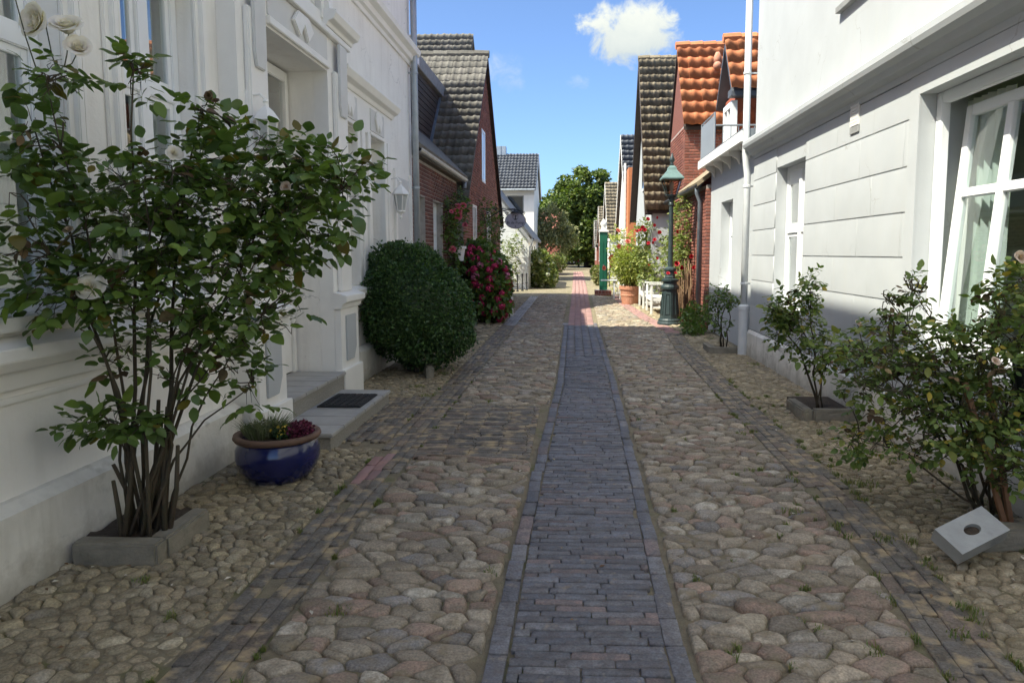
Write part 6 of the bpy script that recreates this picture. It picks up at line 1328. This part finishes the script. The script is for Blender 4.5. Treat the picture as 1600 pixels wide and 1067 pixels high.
m = MB(); n = 20; m.tube([(sx_ + .075 * math.cos(2 * math.pi * k / n), 20.167, sz_ + .105 + .085 * math.sin(2 * math.pi * k / n)) for k in range(n + 1)], .004, 4); m.box(sx_ - .012, sx_ + .012, 20.164, 20.169, sz_ + .05, sz_ + .15); m.box(sx_ - .04, sx_ + .045, 20.164, 20.169, sz_ + .025, sz_ + .05); m.box(sx_ + .012, sx_ + .04, 20.164, 20.169, sz_ + .12, sz_ + .135); P(bd_, 'emblem', m, M['ink'])
m = MB(); m.tube([(-2.60, 20.185, 2.46), (-2.38, 20.185, 2.58), (-2.1, 20.185, 2.74), (-1.85, 20.185, 2.80), (-1.62, 20.185, 2.81), (-1.40, 20.185, 2.76)], .014, 6); m.tube([(-2.60, 20.185, 2.84), (-2.0, 20.185, 2.84), (-1.62, 20.185, 2.83)], .010, 6)
for (cx_, cz_, r_) in ((-2.40, 2.71, .07), (-2.18, 2.83, .05), (-1.40, 2.70, .06), (-1.86, 2.70, .05)): m.tube([(cx_ + r_ * (1 - .6 * t / 14) * math.cos(t * .6), 20.185, cz_ + r_ * (1 - .6 * t / 14) * math.sin(t * .6)) for t in range(15)], .008, 5)
for sx in (-.1, .1): m.tube([(sx_ + sx, 20.185, 2.70), (sx_ + sx, 20.185, 2.82)], .006, 5)
for (cx_, cz_) in ((-2.40, 2.72), (-2.18, 2.80)): m.ball((cx_, 20.185, cz_), .03, .03, .03, 8, 6)
P(SG, 'bracket', m, M['iron']); m = MB(); m.lathe([(.13, 2.71), (.10, 2.76), (.03, 2.80)], sx_, 20.185, 12); P(SG, 'spotlight_hood', m, M['iron'])
# iron bollards in front of the white gable house
bo = None
for i, (x, y, hh, lab) in enumerate(((-2.28, 29.3, .72, 'leftmost of the three black iron posts before the white gable house'), (-2.12, 29.9, .74, 'middle of the three black iron posts before the white gable house'), (-1.98, 30.5, .74, 'rightmost of the three black iron posts before the white gable house'))):
    t = thing('iron_post', lab, 'post', (x, y, 0), 'black iron posts before the white gable house')
    m = MB(); m.lathe([(.055, 0), (.055, .05), (.032, .07), (.028, .28), (.045, .30), (.045, .34), (.028, .36), (.026, hh - .16), (.045, hh - .14), (.03, hh - .10)], x, y, 10); P(t, 'shaft', m, M['iron'])
    m = MB(); m.ball((x, y, hh - .05), .048, .048, .06, 10, 7); P(t, 'knob', m, M['iron'], smooth=True)
m = MB(); m.tube([(-2.75, 29.3, .45), (-2.28, 29.3, .45)], .014, 6); m.tube([(-2.75, 29.3, .2), (-2.28, 29.3, .2)], .014, 6); m.tube([(-2.75, 29.3, 0), (-2.75, 29.3, .6)], .02, 6); one('iron_railing', 'short black railing joined to the iron posts by the hydrangea', 'railing', m, M['iron'], (-2.5, 29.3, 0))
m = MB(); m.box(-1.70, -1.52, 18.0, 18.12, 0, .62); m.box(-1.74, -1.48, 17.97, 18.15, .62, .66); one('white_post', 'short white post standing at the edge of the hydrangea', 'post', m, M['trim'], (-1.6, 18, 0))
# ---- shrubs further up on the left
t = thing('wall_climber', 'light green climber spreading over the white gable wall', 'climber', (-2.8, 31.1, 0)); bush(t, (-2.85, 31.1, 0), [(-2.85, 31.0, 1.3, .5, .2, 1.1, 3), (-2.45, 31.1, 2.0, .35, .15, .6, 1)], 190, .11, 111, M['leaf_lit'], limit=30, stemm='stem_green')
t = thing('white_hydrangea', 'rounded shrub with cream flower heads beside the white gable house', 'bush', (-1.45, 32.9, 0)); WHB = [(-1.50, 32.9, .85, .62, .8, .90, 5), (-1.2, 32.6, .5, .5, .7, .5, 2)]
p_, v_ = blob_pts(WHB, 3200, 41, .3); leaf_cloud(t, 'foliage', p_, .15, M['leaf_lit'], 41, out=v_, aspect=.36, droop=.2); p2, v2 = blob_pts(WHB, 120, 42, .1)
pieces(t, 'flower_head', [('hydhead', TM(p, (0, 0, i), (.10,) * 3)) for i, (p, v) in enumerate(zip(p2, v2)) if v[1] < .3][:45], M['hyd_white'])
m = MB()
for k in range(6): a = k * 1.1; m.tube([(-1.45, 32.9, 0), (-1.45 + .4 * math.cos(a), 32.9 + .4 * math.sin(a), .9)], .014, 5)
P(t, 'stems', m, M['stem'], kind='stuff')
for (x, y, r_, h, lab, mt, sd) in ((-1.75, 37.5, .55, .75, 'dark green shrub beyond the cream hydrangea', 'leaf', 51), (-1.55, 43.0, .6, 1.0, 'dark bushy shrub under the pale olive tree', 'leaf', 52), (-1.25, 56.0, .8, 1.5, 'sunlit light green shrub near the parked car', 'leaf_lit', 53), (1.35, 35.0, .35, .8, 'pale grassy shrub on the sunny verge beyond the pump', 'leaf_olive', 54), (1.55, 42.0, .5, .8, 'low green shrub below the mossy tiled house', 'leaf_lit', 55)):
    t = thing('shrub', lab, 'shrub', (x, y, 0)); p_, v_ = blob_pts([(x, y, h * .55, r_, r_, h * .55, 1)], 1300, sd, .35); leaf_cloud(t, 'foliage', p_, .14, M[mt], sd, out=v_, aspect=.36); m = MB(); m.tube([(x, y, 0), (x, y, h * .5)], .03, 6); P(t, 'stem', m, M['stem'])
# ---- trees
def tree(label, x, y, h, blobs, nclump, nleaf, lsize, mat, seed, tr=.3, cr=.7, name='broadleaf_tree'):
    t = thing(name, label, 'tree', (x, y, 0)); rr = random.Random(seed); m = MB(); m.tube([(x, y, -.1), (x + .1, y, h * .2), (x - .1, y + .1, h * .5), (x, y, h * .8)], [tr * 1.3, tr, tr * .7, tr * .2], 9)
    for k in range(9):
        b = rr.choice(blobs); z0 = h * rr.uniform(.22, .5); m.tube([(x, y, z0), ((x + b[0]) / 2, (y + b[1]) / 2, (z0 + b[2]) / 2 + .2), (b[0] + rr.uniform(-1, 1) * b[3] * .5, b[1], b[2])], [tr * .4, tr * .25, tr * .08], 6)
    P(t, 'trunk', m, M['bark'], smooth=True)
    c_, v_ = blob_pts(blobs, nclump, seed, .28); rs = np.random.RandomState(seed); rad = cr * (.6 + .8 * rs.rand(nclump)); idx = rs.randint(0, nclump, nleaf); d = rs.normal(size=(nleaf, 3)); d /= np.linalg.norm(d, axis=1, keepdims=True); d *= rs.rand(nleaf, 1) ** .5
    d[:, 2] = d[:, 2] * .65; p = c_[idx] + d * rad[idx][:, None]; leaf_cloud(t, 'crown', p, lsize, mat, seed, out=d, aspect=.42, upb=.7, droop=.15); return t
tree('large dense green tree closing the end of the street', 1.6, 78, 11, [(1.5, 78, 7.6, 3.4, 3.2, 3.0, 6), (-.4, 77, 6.6, 2.6, 2.5, 2.4, 3), (4.2, 78, 6.4, 2.6, 2.5, 2.4, 3), (1.6, 77.5, 4.2, 4.0, 2.6, 2.4, 5), (.5, 77, 2.3, 1.6, 2.0, 1.5, 2), (3.6, 77, 2.5, 2.6, 2.0, 2.2, 3)], 330, 36000, .34, M['leaf_tree'], 61, .35, 1.0)
tree('lower dark tree to the left of the large dense tree', -2.6, 84, 8.5, [(-2.6, 84, 5.8, 2.6, 2, 2.2, 4), (-4, 84, 4, 2.6, 2, 2.4, 3), (-1.8, 84, 3, 1.8, 2, 2.4, 2)], 120, 12000, .34, M['leaf_tree'], 62, .25, .9)
tree('pale airy olive coloured tree leaning over the left footway', -1.9, 45.5, 4.6, [(-1.35, 45.2, 3.5, 1.0, 1.1, 1.35, 4), (-.55, 46, 2.5, .75, .9, .95, 2), (-1.8, 44.6, 2.6, .6, .8, .9, 2)], 150, 6500, .14, M['leaf_olive'], 63, .09, .34, 'olive_tree')
for i, (x, y, h, r_, lab) in enumerate(((9, 90, 9, 4, 'far tree behind the right hand row of roofs'), (-9, 92, 9, 4.5, 'far tree behind the left hand row of roofs'))):
    tree(lab, x, y, h, [(x, y, h * .6, r_, 3, h * .36, 1)], 100, 9000, .4, M['leaf_tree'], 65 + i, .3, 1.1)
m = MB(); rr = random.Random(3)
hd = thing('hedge', 'dark hedge running across the far end of the street', 'hedge', (0, 92, 0)); p_, v_ = blob_pts([(x, 93, 1.5, 3, 1.5, 2.2, 1) for x in range(-14, 16, 4)], 9000, 70, .3); leaf_cloud(hd, 'foliage', p_, .42, M['leaf_tree'], 70, out=v_, aspect=.42)
# ---- parked car at the far end (seen from behind)
CX_, CY_ = -.05, 79.5; CA = thing('parked_car', 'small dark hatchback parked far up the street under the trees', 'car', (CX_, CY_, 0))
m = MB(); sec = [(CY_, .32), (CY_, .78), (CY_ + .15, .98), (CY_ + .55, 1.42), (CY_ + 2.0, 1.45), (CY_ + 2.9, .98), (CY_ + 3.9, .86), (CY_ + 4.0, .35)]; m.prism(sec, 'x', CX_ - .80, CX_ + .80); P(CA, 'body', m, M['carpaint'], bevel=.07, smooth=False)
m = MB(); m.add([(CX_ - .62, CY_ + .14, 1.01), (CX_ + .62, CY_ + .14, 1.01), (CX_ + .54, CY_ + .50, 1.38), (CX_ - .54, CY_ + .50, 1.38)], [(0, 1, 2, 3)]); P(CA, 'rear_window', m, M['carpaint'])
for s_ in (-1, 1):
    m = MB(); m.box(CX_ + s_ * .66 - .10, CX_ + s_ * .66 + .10, CY_ - .02, CY_ + .03, .62, .84); P(CA, 'tail_light', m, M['redlens'], bevel=.02)
    for y in (CY_ + .75, CY_ + 3.25):
        m = MB(); k = len(m.v); m.lathe([(.14, -.1), (.29, -.1), (.31, -.07), (.31, .07), (.29, .1), (.14, .1)], 0, 0, 18); m.v = [(CX_ + s_ * .72 + z, y + p, .31 + q) for p, q, z in m.v]; wh = P(CA, 'wheel', m, M['cardark'])
        m = MB(); m.lathe([(.02, -.09), (.19, -.09), (.19, .09), (.02, .09)], 0, 0, 12); m.v = [(CX_ + s_ * .725 + z, y + p, .31 + q) for p, q, z in m.v]; P(wh, 'rim', m, M['silver'])
m = MB(); m.box(CX_ - .26, CX_ + .26, CY_ - .012, CY_ - .001, .50, .61); P(CA, 'number_plate', m, M['trim']); m = MB(); m.box(CX_ - .80, CX_ + .80, CY_ - .05, CY_ + .08, .30, .46); P(CA, 'bumper', m, M['cardark'], bevel=.02)
# ---- weeds, grass tufts and litter in the joints
rr = random.Random(44); pw = []; 
W_ = bpy.data.objects.new('weeds', None)
spots = [(-1.05, 3.0, .06), (.62, 2.7, .04), (-.40, 3.4, .035), (1.42, 3.2, .06), (1.22, 2.75, .05), (1.35, 4.3, .07), (2.0, 4.85, .12), (1.75, 3.9, .07), (2.25, 3.25, .09), (-1.75, 2.9, .05), (-2.1, 3.25, .04), (1.30, 5.1, .06), (1.05, 2.9, .04), (-1.85, 8.3, .10), (-1.7, 9.2, .08), (2.2, 5.6, .08), (1.5, 6.2, .06), (-1.62, 7.75, .1), (1.05, 7.6, .05), (2.55, 13.2, .12), (2.15, 3.9, .05), (1.62, 2.9, .05), (-.9, 7.5, .06), (2.6, 10.2, .1), (1.9, 25.5, .2), (1.3, 25.9, .25), (-2.3, 13.6, .12), (-2.35, 18, .15), (1.45, 33, .2)]
mb = MB(); tops = []
spots += [(interp(BANDR, yy) + rr.choice((-.16, .15, .17)) + rr.uniform(-.03, .03), yy, rr.uniform(.015, .05)) for yy in [rr.uniform(2.4, 9) for _ in range(55)]] + [(interp(BANDL, yy) + rr.choice((-.16, .16)), yy, rr.uniform(.012, .035)) for yy in [rr.uniform(2.4, 9) for _ in range(26)]] + [(rr.uniform(.6, 1.5), rr.uniform(2.5, 8), rr.uniform(.012, .03)) for _ in range(30)] + [(rr.uniform(1.85, 2.7), rr.uniform(2.5, 9), rr.uniform(.015, .05)) for _ in range(30)]
for (x, y, r_) in spots:
    for k in range(int(26 + r_ * 420)):
        a = rr.uniform(0, 6.28); q = r_ * rr.random() ** .7; px_, py_ = x + q * math.cos(a), y + q * math.sin(a); h = rr.uniform(.010, .032) * (1 + r_ * 6); d = Vector((rr.uniform(-1, 1), rr.uniform(-1, 1), 0)) * h * .7; w_ = Vector((-d.y, d.x, 0)).normalized() * .0028 if d.length > 0 else Vector((.002, 0, 0)); p0 = Vector((px_, py_, .0)); p1 = p0 + d * .4 + Vector((0, 0, h * .7)); p2 = p0 + d + Vector((0, 0, h))
        mb.add([p0 - w_, p0 + w_, p1 + w_ * .7, p1 - w_ * .7, p2], [(0, 1, 2, 3), (3, 2, 4)])
bpy.data.objects.remove(W_)
o = P(None, 'weeds', mb, M['grass'], recalc=False, kind='stuff'); o['label'] = 'small grass weeds growing in the joints of the paving'
mb = MB()
for (x0, x1, y0, y1, n) in ((-2.58, -1.5, 2.2, 8, 70), (1.6, 2.7, 2.4, 9, 90), (2.0, 2.75, 3.0, 4.2, 60), (-1.2, 1.5, 2, 9, 40), (-2.5, -1.6, 8.2, 10.5, 60)):
    for k in range(n):
        c = Vector((rr.uniform(x0, x1), rr.uniform(y0, y1), rr.uniform(.018, .03))); a = rr.uniform(0, 6.28); s_ = rr.uniform(.008, .02); u = Vector((math.cos(a), math.sin(a), rr.uniform(-.3, .3))) * s_; v = Vector((-math.sin(a), math.cos(a), rr.uniform(-.3, .3))) * s_ * .55; mb.add([c - u, c - v + Vector((0, 0, .003)), c + u, c + v + Vector((0, 0, .004))], [(0, 1, 2, 3)])
o = P(None, 'leaf_litter', mb, mk('fallen_petal', (.30, .22, .13), None, .8, rnd=[(.35, .28, .18), (.16, .09, .045), (.5, .45, .36), (.2, .12, .06)], vv=.3), recalc=False, kind='stuff'); o['label'] = 'fallen petals and dry leaves scattered on the cobbles'
